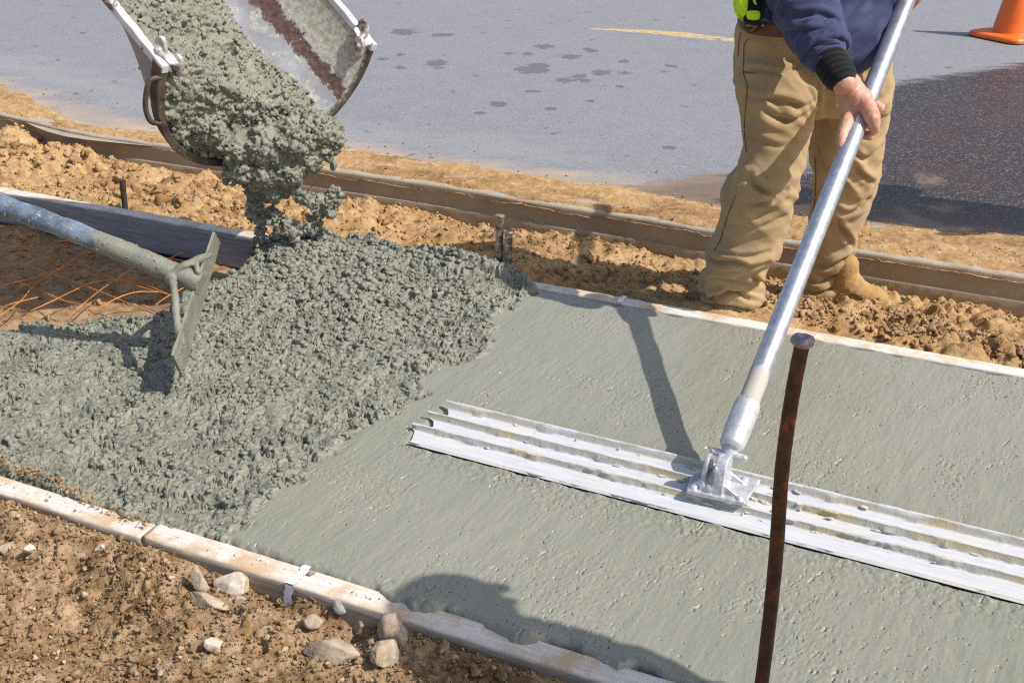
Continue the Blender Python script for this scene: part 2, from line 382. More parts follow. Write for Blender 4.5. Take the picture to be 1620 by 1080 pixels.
    palep = g2([(-100, 90), (0, 120), (200, 170), (420, 215), (640, 235), (900, 262), (1000, 270), (900, 220), (600, 190), (300, 150), (100, 95), (-100, 60)])
    attr(me, 'pale', np.clip(poly_sd(P2, palep) / 0.5 * 0.5 + 0.5, 0, 1) * 0.7)
    tag(link('road', me, M_ROAD), kind='structure')
build_road()

# ------------------------------------------------------------------ kerb
def m_kerb():
    k = N('kerb_concrete_mat')
    c = k.mix(k.ramp(k.noise(3, 5, 0.6), (0.35, 0), (0.65, 1)), (0.31, 0.235, 0.155), (0.40, 0.325, 0.235))
    c = k.mix(k.ramp(k.noise(26, 6, 0.7), (0.56, 0), (0.72, 1)), c, (0.40, 0.35, 0.28))
    c = k.mix(k.ramp(k.noise(9, 6, 0.7, k.map((1, 1, 1), (1, 1, 0))), (0.58, 0), (0.70, 0.8)), c, (0.42, 0.25, 0.10))
    c = k.mix(k.attr('top'), c, k.mix(k.ramp(k.noise(30, 6, 0.7), (0.42, 0), (0.6, 1)), (0.40, 0.37, 0.33), (0.40, 0.30, 0.19)))
    return k.out(c, 0.85, 0.0, k.bump(k.noise(130, 6, 0.7), 0.003, 0.7), 0.2)
def build_kerb():
    P = subdiv(KERB, 14); n = len(P)
    tang = np.gradient(P, axis=0); tang /= np.linalg.norm(tang, axis=1)[:, None]; nn = np.stack([-tang[:, 1], tang[:, 0]], 1)
    prof = [(0.16, -0.02), (0.15, 0.0), (0.02, 0.002), (0.010, 0.001), (0.003, -0.003), (0.0, -0.010), (0.0, -0.03), (0.0, -0.055), (0.0, -0.082), (-0.002, -0.086), (-0.009, -0.088), (-0.011, -0.092), (-0.011, -0.12), (-0.011, -0.16), (-0.011, -0.26), (0.16, -0.26)]
    V = []; top = []
    for j, (a, z) in enumerate(prof):
        q = P + nn * a
        V.append(np.c_[q, np.full(n, z)]); top.append(np.full(n, 1.0 if j < 5 else 0.0))
    V = np.concatenate(V); top = np.concatenate(top); k = len(prof)
    d = fbm(np.c_[V[:, :2] * 9, V[:, 2:] * 9], 4, 5)
    ed = np.exp(-(V[:, 2] / 0.012) ** 2) * (V[:, 2] < 0.01)
    V[:, 2] += 0.004 * d * ed; V[:, :2] -= NRM * (0.0022 * d + 0.003 * fbm(V * 30, 3, 9) * (np.abs(V[:, 2] + 0.088) < 0.006))[:, None]
    F = grid_faces(n, k)
    me = mesh_np('kerb', V, np.concatenate([F, np.stack([np.arange(n - 1) + (k - 1) * n, np.arange(1, n) + (k - 1) * n, np.arange(1, n), np.arange(n - 1)], 1)]))
    attr(me, 'top', top)
    tag(link('kerb', me, m_kerb()), 'old concrete kerb dusted with sand between the road and the trench', 'kerb')
build_kerb()

# sand lying on the kerb and the road edge
def build_sand_strip():
    K = subdiv(KERB, 60); Rr = subdiv(ROADE, 60)
    xs = np.arange(-4.6, 2.9, 0.006); ky = np.interp(xs, K[:, 0], K[:, 1]); ry = np.interp(xs, Rr[:, 0], Rr[:, 1])
    f = np.linspace(-0.02, 1.45, 90); X = np.repeat(xs[None], len(f), 0); Y = ky + (ry - ky) * f[:, None]; FF = np.repeat(f[:, None], len(xs), 1)
    P = np.stack([X.ravel(), Y.ravel()], 1); ff = FF.ravel()
    dK = (Y - ky).ravel()
    u_ = P[:, 0]
    q = np.stack([P @ E_, (P @ NRM) * 1.6], 1)
    z = -0.012 + 0.013 * sstep(0.012, 0.05, dK) * (1 - sstep(0.85, 1.35, ff)) + 0.0075 * fbm(q * 5, 5, 21, 0.55) + 0.0022 * fbm(P * 45, 3, 22)
    z -= 0.02 * (1 - sstep(0.0, 0.022, dK + 0.010 * noise(P * 12, 29))); z -= 0.010 * sstep(1.0, 1.4, ff)
    z += 0.010
    # bare concrete patches
    for (uu, vv, r) in [(625, 262, .10), (930, 318, .09), (1010, 322, .10), (1240, 357, .07), (1270, 362, .07), (70, 190, .08), (180, 215, .10), (410, 250, .08), (1390, 380, .05)]:
        p = A2(G(uu, vv)); z -= 0.016 * np.exp(-(((P - p) @ E_) ** 2 + (2.2 * ((P - p) @ NRM)) ** 2) / r ** 2)
    cl = worley(P * 38, 4); z += np.where(cl[2] > 0.9, 0.006 * np.maximum(0, 1 - (cl[0] * 2.3) ** 2), 0)
    me = mesh_np('sand_strip', np.c_[P, z], grid_faces(len(xs), len(f)))
    tag(link('sand', me, M_SAND), 'loose ochre sand spilled over the kerb top and the road edge', kind='stuff')
build_sand_strip()

# ------------------------------------------------------------------ soil in the trench
def bump_at(P, u, v, r, h, z=-0.08, ax=1.0):
    p = A2(G(u, v, z)); a = (P - p) @ E_; b = (P - p) @ NRM
    return h * np.exp(-((a / (r * ax)) ** 2 + (b / r) ** 2))
def clods(P, freq, amp, seed, thr=0.4):
    f1, f2, rv = worley(P * freq + 0.15 * fbm(P * freq * 0.7, 2, seed)[:, None], seed)
    return amp * np.where(rv > thr, (rv - thr) / (1 - thr), 0) * np.sqrt(np.maximum(0, 1 - (f1 * 1.6) ** 2)) * (1 + 0.5 * noise(P * freq * 3.1, seed + 3))
def build_trench():
    s = np.arange(-6.2, 3.2, 0.0075); n = np.arange(n_far_out - 0.03, n_far_out + 1.35, 0.0065)
    S, Nn = np.meshgrid(s, n); P = XY(S, Nn).reshape(-1, 2)
    dk = -line_d(P, KERB)                       # distance in front of the kerb
    db = (Nn.ravel() - n_far_out)
    f = np.clip(db / np.maximum(0.05, db + dk), 0, 1)
    z = -0.050 + (-0.135 + 0.050) * f
    z += 0.028 * fbm(P * 2.3, 3, 31) + 0.012 * fbm(P * 8, 4, 32, 0.6)
    for b in [(40, 262, .22, .10), (130, 262, .13, .09), (118, 240, .07, .05), (215, 275, .12, .06), (280, 300, .10, .05), (20, 225, .10, .12), (295, 290, .06, .04), (620, 372, .10, -.035), (700, 392, .16, -.02), (900, 430, .3, -.015), (340, 350, .2, .02), (560, 345, .2, .03)]:
        z += bump_at(P, *b)
    z += bump_at(P, 1180, 492, .22, .035, -0.05, 1.6) + bump_at(P, 1420, 520, .16, .035, -0.05, 2.0) + bump_at(P, 1330, 505, .12, .03, -0.05, 2.0) + bump_at(P, 1500, 545, .1, .03, -.05, 1.5)
    z -= 0.07 * np.exp(-((P @ E_ - 2.2) / 0.6) ** 2) * f * 0.3
    FOOT = bump_at(P, 1350, 488, .11, 1.0, -0.08, 1.3)
    rough = sstep(-0.1, 0.25, noise(P * 1.7, 77) + 0.25 * np.exp(-((P - A2(G(1420, 520, -.05))) ** 2).sum(1) / 0.15) + 0.5 * np.exp(-((P - A2(G(110, 262, -.05))) ** 2).sum(1) / 0.12))
    z += clods(P, 9, 0.030, 51, 0.45) * (0.25 + rough) + clods(P, 22, 0.016, 52, 0.3) * (0.35 + rough) + clods(P, 55, 0.006, 53, 0.2)
    z += 0.005 * fbm(P * 40, 3, 33, 0.6)
    z = np.where(FOOT > 0.3, np.minimum(z, z * (1 - sstep(0.3, 0.6, FOOT)) + (-0.098) * sstep(0.3, 0.6, FOOT)), z)
    z = np.where(db < 0.03, np.minimum(z, -0.012), z)
    z = np.minimum(z, -0.004 + 0.0 * z + np.maximum(0, (z + 0.004)) * sstep(0.03, 0.15, db))
    keep = dk > -0.02
    F = grid_faces(len(s), len(n), keep); V, F = compact(np.c_[P, z], F)
    tag(link('trench_soil', mesh_np('trench_soil', V, F), M_SAND), 'ochre sandy soil along the trench between form board and kerb', kind='structure')
build_trench()
def build_pit():
    s = np.arange(-5.8, 3.2, 0.012); n = np.arange(n_near_in - 0.02, n_far_out + 0.10, 0.012)
    S, Nn = np.meshgrid(s, n); P = XY(S, Nn).reshape(-1, 2)
    z = -0.165 + 0.010 * fbm(P * 3, 3, 61) + clods(P, 14, 0.014, 62, 0.4) + 0.004 * fbm(P * 25, 3, 63)
    z += 0.05 * sstep(n_far_in - 0.25, n_far_in - 0.02, P @ NRM) * sstep(-0.3, 0.6, noise(P * 4, 64)) * 0.7
    z = np.minimum(z, -0.125)
    tag(link('pit_soil', mesh_np('pit_soil', np.c_[P, z], grid_faces(len(s), len(n))), M_MUD), 'brown subgrade soil under the wire mesh', kind='structure')
build_pit()
def build_near_soil():
    s = np.arange(-2.1, 1.25, 0.0045); n = np.arange(0.72, n_near_out + 0.012, 0.0045)
    S, Nn = np.meshgrid(s, n); P = XY(S, Nn).reshape(-1, 2)
    db = n_near_out - (P @ NRM)
    z = -0.055 + 0.014 * np.exp(-(db / 0.12) ** 2) + 0.020 * fbm(P * 2.6, 3, 71) + 0.012 * fbm(P * 9, 4, 72, 0.6)
    for b in [(70, 830, .16, .045), (225, 900, .10, .05), (250, 960, .10, .03), (430, 925, .07, -.035), (470, 960, .06, -.02), (520, 925, .03, .03), (490, 955, .04, .03), (330, 910, .06, -.02), (600, 985, .05, -.02), (760, 1030, .12, .02), (690, 1040, .1, .01), (900, 1080, .12, .045), (120, 1000, .15, -.02), (20, 800, .1, .03), (545, 1000, .05, -.03), (640, 1020, .05, .01)]:
        z += bump_at(P, b[0], b[1], b[2], b[3], -0.05)
    rough = sstep(-0.2, 0.25, noise(P * 3.3, 78))
    z += clods(P, 16, 0.026, 81, 0.5) * rough + clods(P, 36, 0.012, 82, 0.35) * (0.3 + rough) + clods(P, 85, 0.005, 83, 0.25) + 0.004 * fbm(P * 60, 3, 84, 0.65)
    hole = np.exp(-((P - A2(G(215, 925, -.03))) ** 2).sum(1) / 0.012)
    z -= hole * 0.03 * np.abs(fbm(P * 22, 3, 85)) * 2
    z = np.where(db < 0.05, np.minimum(z, -0.006 - 0.02 * (1 - sstep(0, .05, db))), z)
    P3 = np.c_[P, z]
    tag(link('near_soil', mesh_np('near_soil', P3, grid_faces(len(s), len(n))), M_SOIL), 'brown stony soil in front of the near form board', kind='structure')
    return P3, len(s), len(n), s[0], n[0]
NS = build_near_soil()
def soil_z(P):
    V, ns, nn, s0, n0 = NS; P = np.atleast_2d(P)
    i = np.clip(((P @ E_ - s0) / 0.0045).round().astype(int), 0, ns - 1); j = np.clip(((P @ NRM - n0) / 0.0045).round().astype(int), 0, nn - 1)
    return V[j * ns + i, 2]
# ------------------------------------------------------------------ form boards
def board(name, s0, s1, n0, n1, z0, z1, mat, label, cat='board', seed=0, wob=0.0, group=None, dx=0.012):
    """a plank, long side along x of its own frame, bevelled and slightly worn"""
    L = s1 - s0; nx = int(L / dx); prof = []
    b = 0.006; hw = (n1 - n0) / 2; h = (z1 - z0)
    def seg(a, c, k): return [(a[0] + (c[0] - a[0]) * i / k, a[1] + (c[1] - a[1]) * i / k) for i in range(k)]
    pts = [(-hw, b), (-hw, h - b), (-hw + b, h), (hw - b, h), (hw, h - b), (hw, b), (hw - b, 0), (-hw + b, 0)]
    ks = [10, 2, 8, 2, 6, 2, 3, 2]
    for a, c, k_ in zip(pts, pts[1:] + pts[:1], ks): prof += seg(a, c, k_)
    m = len(prof); xs = np.linspace(0, L, nx)
    V = np.array([[x, p[0], p[1] - h] for x in xs for p in prof])
    d = fbm(V * [3, 40, 40], 3, seed) ; e = fbm(V * 18, 3, seed + 5)
    edge = np.exp(-((np.abs(V[:, 1]) - hw) / 0.01) ** 2) * np.exp(-((V[:, 2]) / 0.012) ** 2)
    V[:, 1] += 0.0010 * d + wob * noise(np.c_[V[:, 0] * 1.1, V[:, 0] * 0], seed + 8); V[:, 2] += 0.0008 * d + wob * 0.6 * noise(np.c_[V[:, 0] * 0.9, V[:, 0] * 0 + 5], seed + 9) - 0.005 * edge * np.maximum(0, e)
    F = [[i * m + j, i * m + (j + 1) % m, (i + 1) * m + (j + 1) % m, (i + 1) * m + j] for i in range(nx - 1) for j in range(m)]
    me = mesh_np(name, V, np.array(F)[:, ::-1])
    bm = bmesh.new(); bm.from_mesh(me); bmesh.ops.holes_fill(bm, edges=[e for e in bm.edges if e.is_boundary], sides=0); bmesh.ops.recalc_face_normals(bm, faces=bm.faces)
    for f_ in bm.faces: f_.smooth = len(f_.verts) == 4
    bm.to_mesh(me); bm.free()
    o = link(name, me, mat)
    p = s0 * E_ + ((n0 + n1) / 2) * NRM; o.location = (p[0], p[1], z1); o.rotation_euler = (0, 0, ANG)
    return tag(o, label, cat, group)
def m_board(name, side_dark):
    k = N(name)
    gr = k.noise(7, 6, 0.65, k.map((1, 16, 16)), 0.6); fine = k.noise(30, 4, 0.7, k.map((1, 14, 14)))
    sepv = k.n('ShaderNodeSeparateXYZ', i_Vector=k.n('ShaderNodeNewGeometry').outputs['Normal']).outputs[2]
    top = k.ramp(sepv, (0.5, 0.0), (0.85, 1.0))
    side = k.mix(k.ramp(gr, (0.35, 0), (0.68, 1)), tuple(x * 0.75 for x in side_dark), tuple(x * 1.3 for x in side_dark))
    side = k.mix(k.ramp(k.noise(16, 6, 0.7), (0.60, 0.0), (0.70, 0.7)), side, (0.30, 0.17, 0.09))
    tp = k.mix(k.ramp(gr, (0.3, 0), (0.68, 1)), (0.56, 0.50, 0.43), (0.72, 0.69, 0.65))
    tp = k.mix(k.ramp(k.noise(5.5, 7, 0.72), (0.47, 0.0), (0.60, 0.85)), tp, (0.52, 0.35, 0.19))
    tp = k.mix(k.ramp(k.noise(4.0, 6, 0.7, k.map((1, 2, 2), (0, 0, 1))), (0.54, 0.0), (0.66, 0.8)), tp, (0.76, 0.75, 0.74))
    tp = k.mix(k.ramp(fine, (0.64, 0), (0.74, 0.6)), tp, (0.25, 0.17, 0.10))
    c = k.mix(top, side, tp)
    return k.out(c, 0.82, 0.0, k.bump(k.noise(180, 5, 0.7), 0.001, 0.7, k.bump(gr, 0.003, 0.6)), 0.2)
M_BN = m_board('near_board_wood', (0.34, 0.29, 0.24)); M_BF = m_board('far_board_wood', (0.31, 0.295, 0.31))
sJ = float(A2(G(237, 838)) @ E_)
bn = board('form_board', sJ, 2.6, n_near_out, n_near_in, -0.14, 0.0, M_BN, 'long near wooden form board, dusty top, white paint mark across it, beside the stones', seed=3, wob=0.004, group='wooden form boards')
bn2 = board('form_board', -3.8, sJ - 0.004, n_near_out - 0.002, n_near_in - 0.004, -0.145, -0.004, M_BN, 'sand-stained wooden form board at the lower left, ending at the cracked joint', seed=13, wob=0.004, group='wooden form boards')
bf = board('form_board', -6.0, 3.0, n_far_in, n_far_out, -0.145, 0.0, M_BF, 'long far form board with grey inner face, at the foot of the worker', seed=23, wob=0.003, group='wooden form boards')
def paint_mark(parent, x, y0, y1, hgt, wd, seed, front=True):
    """thin sprayed paint line across the top and down the outer face, in the board's own frame"""
    V = []; F = []
    def strip(pts, nrm):
        b0 = len(V)
        for i, p in enumerate(pts):
            for s_ in (-1, 1):
                ww = wd * (1 + 0.35 * random.uniform(-1, 1)) * 0.5
                V.append((p[0] + s_ * ww, p[1], p[2]))
        for i in range(len(pts) - 1): F.append((b0 + 2 * i, b0 + 2 * i + 1, b0 + 2 * i + 3, b0 + 2 * i + 2))
    strip([(x, y1 + (y0 - y1) * i / 10, 0.0035) for i in range(11)], None)
    if front:
        strip([(x - 0.001 * i, y0 - 0.004, 0.002 - hgt * i / 14) for i in range(15)], None)
    return link('paint_mark', mesh_np('paint_mark', V, np.array(F)), m_simple('spray_paint', (0.80, 0.82, 0.88), 0.7, var=0.12, sc_=90, bump=0.001), parent)
pm = G(472, 912); paint_mark(bn, float(A2(pm) @ E_) - sJ, -0.036, 0.032, 0.075, 0.022, 1)
pm = G(982, 476); paint_mark(bf, float(A2(pm) @ E_) + 6.0, -0.026, 0.030, 0.02, 0.018, 2, False)

# ------------------------------------------------------------------ the wet concrete
OUT = [(-330, 640), (-60, 718), (0, 736), (80, 768), (170, 806), (240, 832), (330, 846), (390, 868), (450, 887), (500, 900), (545, 917), (590, 930), (602, 944), (628, 952), (655, 967), (690, 969), (705, 962), (730, 972), (762, 992), (790, 1006), (812, 1020), (835, 1018), (855, 1010), (910, 1020), (940, 1044), (972, 1063), (1010, 1056), (1040, 1068), (1100, 1086), (1400, 1180), (2100, 1400)]
OUT2 = [(2100, 668), (1620, 596), (1120, 505), (982, 481), (860, 458), (843, 448), (820, 436), (790, 433), (762, 428), (745, 415), (700, 410), (650, 414), (600, 402), (540, 398), (500, 384), (460, 378), (430, 392), (400, 410), (372, 428), (345, 446), (300, 452), (262, 470), (245, 484), (200, 494), (150, 493), (110, 501), (70, 494), (30, 500), (0, 512), (-60, 505), (-330, 470)]
POLY = np.array([A2(G(u, v)) for u, v in OUT + OUT2])
SMO = np.array([A2(G(u, v)) for u, v in [(330, 870), (352, 848), (402, 832), (412, 795), (470, 752), (520, 716), (575, 680), (625, 655), (668, 628), (660, 598), (700, 578), (752, 570), (785, 560), (768, 532), (775, 505), (808, 488), (838, 470), (842, 452), (870, 452), (982, 476), (1620, 590), (2400, 700), (2400, 1700), (1000, 1100), (600, 960)]])
FL0, FL1 = A2(G(640, 703)), A2(G(1620, 959))
FE = (FL1 - FL0) / np.linalg.norm(FL1 - FL0); FM = np.array([-FE[1], FE[0]])
def build_slab():
    ds = 0.0022
    s = np.arange(-3.05, 2.75, ds)
    n = np.arange(n_near_out - 0.02, n_far_out + 0.09, ds)
    S, Nn = np.meshgrid(s, n); P = XY(S, Nn).reshape(-1, 2); n_ = P @ NRM
    wob = np.stack([fbm(P * 14, 3, 101), fbm(P * 14, 3, 102)], 1) * 0.012
    sd = poly_sd(P + wob, POLY)
    near_edge = (np.abs(n_ - n_near_in) < 0.12)
    ws = np.stack([fbm(P * 9, 4, 103), fbm(P * 9, 4, 104)], 1) * 0.030
    ss = poly_sd(P + ws, SMO)
    sm = sstep(-0.012, 0.012, ss)
    inside = sd > -0.02
    z = np.full(len(P), -0.002)
    # broad shape: heap under the chute, lower to the left
    z += bump_at(P, 460, 408, .26, .050, 0, 1.4) + bump_at(P, 540, 430, .30, .030, 0, 1.6)
    z += bump_at(P, 690, 430, .055, .050, 0, 2.6) + bump_at(P, 750, 432, .04, .03, 0, 1.5) + bump_at(P, 800, 440, .035, .018, 0, 1.6)
    z += bump_at(P, 205, 520, .05, .03, 0, 1.0) + bump_at(P, 330, 460, .10, .02, 0, 1.5)
    z += bump_at(P, 1010, 1060, .03, .022, 0, 1.2) + bump_at(P, 675, 962, .035, .014, 0, 1.4) + bump_at(P, 830, 1012, .035, .014, 0, 1.4)
    m = ~inside; q = P[inside]; r1 = 1 - sm[inside]
    heap = np.exp(-((q - A2(G(520, 440))) ** 2).sum(1) / 0.35)
    # clumps: plateaus torn by sharp pits
    wq = q + 0.012 * np.stack([fbm(q * 24, 3, 111), fbm(q * 24, 3, 112)], 1)
    f1, f2, rv = worley(wq * 24, 113); dome = np.sqrt(np.maximum(0, 1 - (f1 * 1.2) ** 2))
    g1, g2_, rg = worley(wq * 62 + 9, 114); dome2 = np.sqrt(np.maximum(0, 1 - (g1 * 1.25) ** 2))
    lo = fbm(q * 5, 3, 115)
    act = sstep(-0.25, 0.30, fbm(q * 6, 4, 116, 0.6))
    qa = np.stack([q @ E_ * 0.75, q @ NRM * 1.15], 1)
    t1 = fbm(qa * 13, 5, 117, 0.62); t2 = fbm(qa * 30, 4, 118, 0.62)
    pit = sstep(0.27, 0.40, t1) * (0.6 + 0.6 * act) + 0.65 * sstep(0.30, 0.42, t2) * (0.5 + 0.6 * act)
    rid = 1 - np.abs(fbm(wq * 20, 4, 119, 0.6)) * 1.5
    wq2 = q + 0.006 * np.stack([fbm(q * 45, 3, 126), fbm(q * 45, 3, 127)], 1)
    fa = flake(wq, 20, 123, 0.30)[0]; fb_ = flake(wq2 + 3, 42, 124, 0.35)[0]; fc_ = flake(wq2 + 7, 95, 125)[0]
    actb = act * (0.55 + 0.45 * heap) + 0.25 * heap
    hr = 0.010 * lo + (0.0018 + 0.008 * heap) * dome * (0.2 + 1.1 * rv) + 0.0042 * (0.25 + 0.95 * actb) * fa + 0.0024 * (0.30 + 0.9 * actb) * fb_ + 0.0006 * fc_ - 0.0175 * np.minimum(pit, 1.3) + 0.0035 * rid
    hr += 0.0012 * fbm(q * 95, 3, 120, 0.7)
    # ragged rim where the float stopped
    rim = np.exp(-((ss[inside] + 0.018) / 0.022) ** 2) * sstep(-0.1, 0.4, noise(q * 16, 121))
    hr += 0.012 * rim
    # smooth part: float drag marks, tears
    ca, sa = math.cos(R_(33)), math.sin(R_(33)); rot = np.stack([q[:, 0] * ca + q[:, 1] * sa * 0 - q[:, 1] * sa * -1 * 0, q[:, 1]], 1)
    dirv = np.array([0.51, 0.86]); prp = np.array([0.86, -0.51]); al = q @ dirv; ac = q @ prp
    stre = fbm(np.stack([ac * 70, al * 12], 1), 3, 131, 0.6)
    lump = fbm(np.stack([ac * 16, al * 7], 1), 3, 132)
    tz = fbm(np.stack([ac * 85, al * 26], 1) + 0.8 * noise(q * 40, 149)[:, None], 3, 133, 0.62)
    tmask = sstep(-0.15, 0.45, fbm(q * 4.5, 3, 134))
    nearf = np.exp(-(((q - FL0) @ FM + 0.03) / 0.05) ** 2) * (((q - FL0) @ FE) > 0.05)
    tz2 = fbm(np.stack([ac * 95, al * 60], 1), 3, 143, 0.65)
    hs = 0.0005 * stre + 0.0013 * lump - 0.0055 * sstep(1.03 - 0.18 * tmask, 1.06 - 0.18 * tmask, tz) - 0.0045 * sstep(1.00 - 0.20 * tmask, 1.04 - 0.20 * tmask, tz2) + 0.0006 * fbm(np.stack([ac * 150, al * 75], 1), 3, 147, 0.6) * (0.35 + tmask)
    hs += 0.0022 * nearf * fbm(q * 55, 3, 135) + 0.0007 * tmask * fbm(q * 80, 3, 136)
    hs += 0.004 + 0.0022 * np.sin(((q - FL0) @ FM) * 27 + 1.5 * noise(q * 1.3, 144)) * 0.6
    hs += 0.0022 * np.exp(-((((q - FL0) @ FM - 0.40 + 0.02 * noise(q * 2.0, 145))) / 0.006) ** 2) * sstep(0.0, 0.4, noise(q * 3, 146))
    # pressed down by the float, a bead in front of it
    m_ = (q - FL0) @ FM; a_ = (q - FL0) @ FE
    onf = sstep(-0.004, 0.004, m_) * (1 - sstep(0.222, 0.232, m_)) * sstep(-0.01, 0.01, a_)
    hs = hs * (1 - onf) - 0.004 * onf + 0.006 * np.exp(-((m_ + 0.007) / 0.007) ** 2) * (a_ > 0) * (0.5 + 0.8 * noise(q * 22, 137))
    smi = sm[inside]
    zz = z[inside] + hr * (1 - smi) + hs * smi
    # extra unevenness where boards are covered
    over = sstep(0.0, 0.012, n_near_in - n_[inside]); zz += over * (0.010 + 0.006 * noise(q * 20, 138))
    overf = sstep(0.0, 0.012, n_[inside] - n_far_in); zz += overf * (0.022 + 0.010 * fbm(q * 18, 3, 139))
    # rounded rim
    d = sd[inside]; leftend = sstep(-0.10, -0.25, (n_[inside] - n_far_in)) * ((q @ E_) < A2(G(460, 400)) @ E_)
    rr = 0.022 + 0.05 * leftend; t = np.clip(d / rr, 0, 1); base = np.where(leftend > 0.5, -0.17, -0.030)
    onb = (n_[inside] < n_near_in + 0.02); 
    zz = base + (zz - base) * np.sqrt(np.maximum(0, 1 - (1 - t) ** 2))
    z[inside] = zz
    F = grid_faces(len(s), len(n), sd > -0.004)
    off = np.zeros((len(P), 2)); off[inside] = (0.0055 * np.stack([fbm(q * 42, 2, 141), fbm(q * 42, 2, 142)], 1)) * (1 - smi)[:, None] * sstep(0, 0.03, d)[:, None]
    V, F, a1 = compact(np.c_[P + off, z], F, sm)
    rg_ = a1 < 0.98; Q = V[rg_]; am = (1 - a1[rg_])[:, None]
    V[rg_] += am * (0.0032 * np.stack([noise(Q * 60 + i * 9.1, 148 + i) for i in range(3)], 1) + 0.0016 * np.stack([noise(Q * 150 + i * 5.3, 151 + i) for i in range(3)], 1))
    me = mesh_np('wet_concrete', V, F); attr(me, 'smooth', a1)
    return tag(link('wet_concrete_pavement', me, M_SLAB), 'wet grey concrete, lumpy at left and floated smooth at right', kind='structure')
build_slab()

# ------------------------------------------------------------------ solid builders
def remesh(name, bm, voxel, smooth=2, mat=None, parent=None, fold=None, sm_f=0.6):
    """union of closed pieces, remeshed to one skin; fold(V, N) may move the points"""
    me = bpy.data.meshes.new(name); bm.to_mesh(me); bm.free()
    o = bpy.data.objects.new(name, me); C.objects.link(o)
    m = o.modifiers.new('r', 'REMESH'); m.mode = 'VOXEL'; m.voxel_size = voxel; m.use_smooth_shade = True
    if smooth:
        m2 = o.modifiers.new('s', 'SMOOTH'); m2.iterations = smooth; m2.factor = sm_f
    dg = bpy.context.evaluated_depsgraph_get(); ev = o.evaluated_get(dg)
    me2 = bpy.data.meshes.new_from_object(ev, depsgraph=dg); me2.name = name
    bpy.data.objects.remove(o); bpy.data.meshes.remove(me)
    if fold is not None:
        V = get_v(me2); Nn = get_n(me2); set_v(me2, fold(V, Nn))
    me2.polygons.foreach_set('use_smooth', np.ones(len(me2.polygons), dtype=bool))
    return link(name, me2, mat, parent)
def ball(bm, c, r, sub=2, mat=None):
    r = (r, r, r) if not hasattr(r, '__len__') else r
    M = Matrix.Translation(c) @ (mat.to_4x4() if mat is not None else Matrix.Identity(4)) @ Matrix.Diagonal((r[0], r[1], r[2], 1))
    if sub not in ICO:
        t = bmesh.new(); bmesh.ops.create_icosphere(t, subdivisions=sub, radius=1.0); t.verts.index_update()
        ICO[sub] = ([v.co.copy() for v in t.verts], [[v.index for v in f.verts] for f in t.faces]); t.free()
    V, F = ICO[sub]; vs = [bm.verts.new(M @ v) for v in V]
    for f in F: bm.faces.new([vs[i] for i in f])
ICO = {}
def chain(bm, pts, sub=2, flat=None):
    """overlapping balls along joints; pts = [(Vector, radius), ...]"""
    for (p, r), (q, s_) in zip(pts[:-1], pts[1:]):
        L = (q - p).length; k = max(1, int(L / (0.28 * min(r, s_))))
        for i in range(k): t = i / k; ball(bm, p.lerp(q, t), r + (s_ - r) * t, sub)
    ball(bm, pts[-1][0], pts[-1][1], sub)
def loft(bm, rings, cap=True, close=True):
    """rings: list of lists of Vectors with equal count"""
    R = [[bm.verts.new(p) for p in r] for r in rings]; n = len(R[0])
    for a, b in zip(R[:-1], R[1:]):
        for j in range(n if close else n - 1): bm.faces.new((a[j], a[(j + 1) % n], b[(j + 1) % n], b[j]))
    if cap: bm.faces.new(R[0][::-1]); bm.faces.new(R[-1])
def frame_of(d, up=Vector((0, 0, 1))):
    d = d.normalized(); x = d.cross(up)
    if x.length < 1e-4: x = d.cross(Vector((0, 1, 0)))
    x.normalize(); return x, x.cross(d).normalized()
def tube_rings(pts, rads, n=24, start=None):
    out = []; px = None
    for i, p in enumerate(pts):
        d = (pts[min(i + 1, len(pts) - 1)] - pts[max(i - 1, 0)]).normalized()
        if px is None: x, y = frame_of(d)
        else: x = (px - d * px.dot(d)).normalized(); y = x.cross(d)
        px = x; r = rads[i] if hasattr(rads, '__len__') else rads
        rx, ry = r if hasattr(r, '__len__') else (r, r)
        out.append([p + x * (rx * math.cos(2 * math.pi * j / n)) + y * (ry * math.sin(2 * math.pi * j / n)) for j in range(n)])
    return out
def tube(name, pts, rads, mat, parent=None, n=24, smooth=True, hollow=None):
    bm = bmesh.new(); loft(bm, tube_rings(pts, rads, n)); bmesh.ops.recalc_face_normals(bm, faces=bm.faces)
    return from_bm(name, bm, mat, parent, smooth)
def from_bm(name, bm, mat, parent=None, smooth=True, bevel=None, auto=35):
    bmesh.ops.recalc_face_normals(bm, faces=bm.faces)
    me = bpy.data.meshes.new(name); bm.to_mesh(me); bm.free()
    for p in me.polygons: p.use_smooth = smooth
    o = link(name, me, mat, parent)
    if smooth and auto:
        me.set_sharp_from_angle(angle=R_(auto))
    if bevel:
        b = o.modifiers.new('b', 'BEVEL'); b.width = bevel; b.segments = 2; b.limit_method = 'ANGLE'; b.angle_limit = R_(40)
    return o
def spline(pts, n=10):
    return [Vector(p) for p in subdiv([tuple(p) for p in pts], n)]
def prism(bm, poly, d):
    """polygon (Vectors) extruded by vector d"""
    a = [bm.verts.new(p) for p in poly]; b = [bm.verts.new(p + d) for p in poly]; n = len(a)
    bm.faces.new(a[::-1]); bm.faces.new(b)
    for i in range(n): bm.faces.new((a[i], a[(i + 1) % n], b[(i + 1) % n], b[i]))
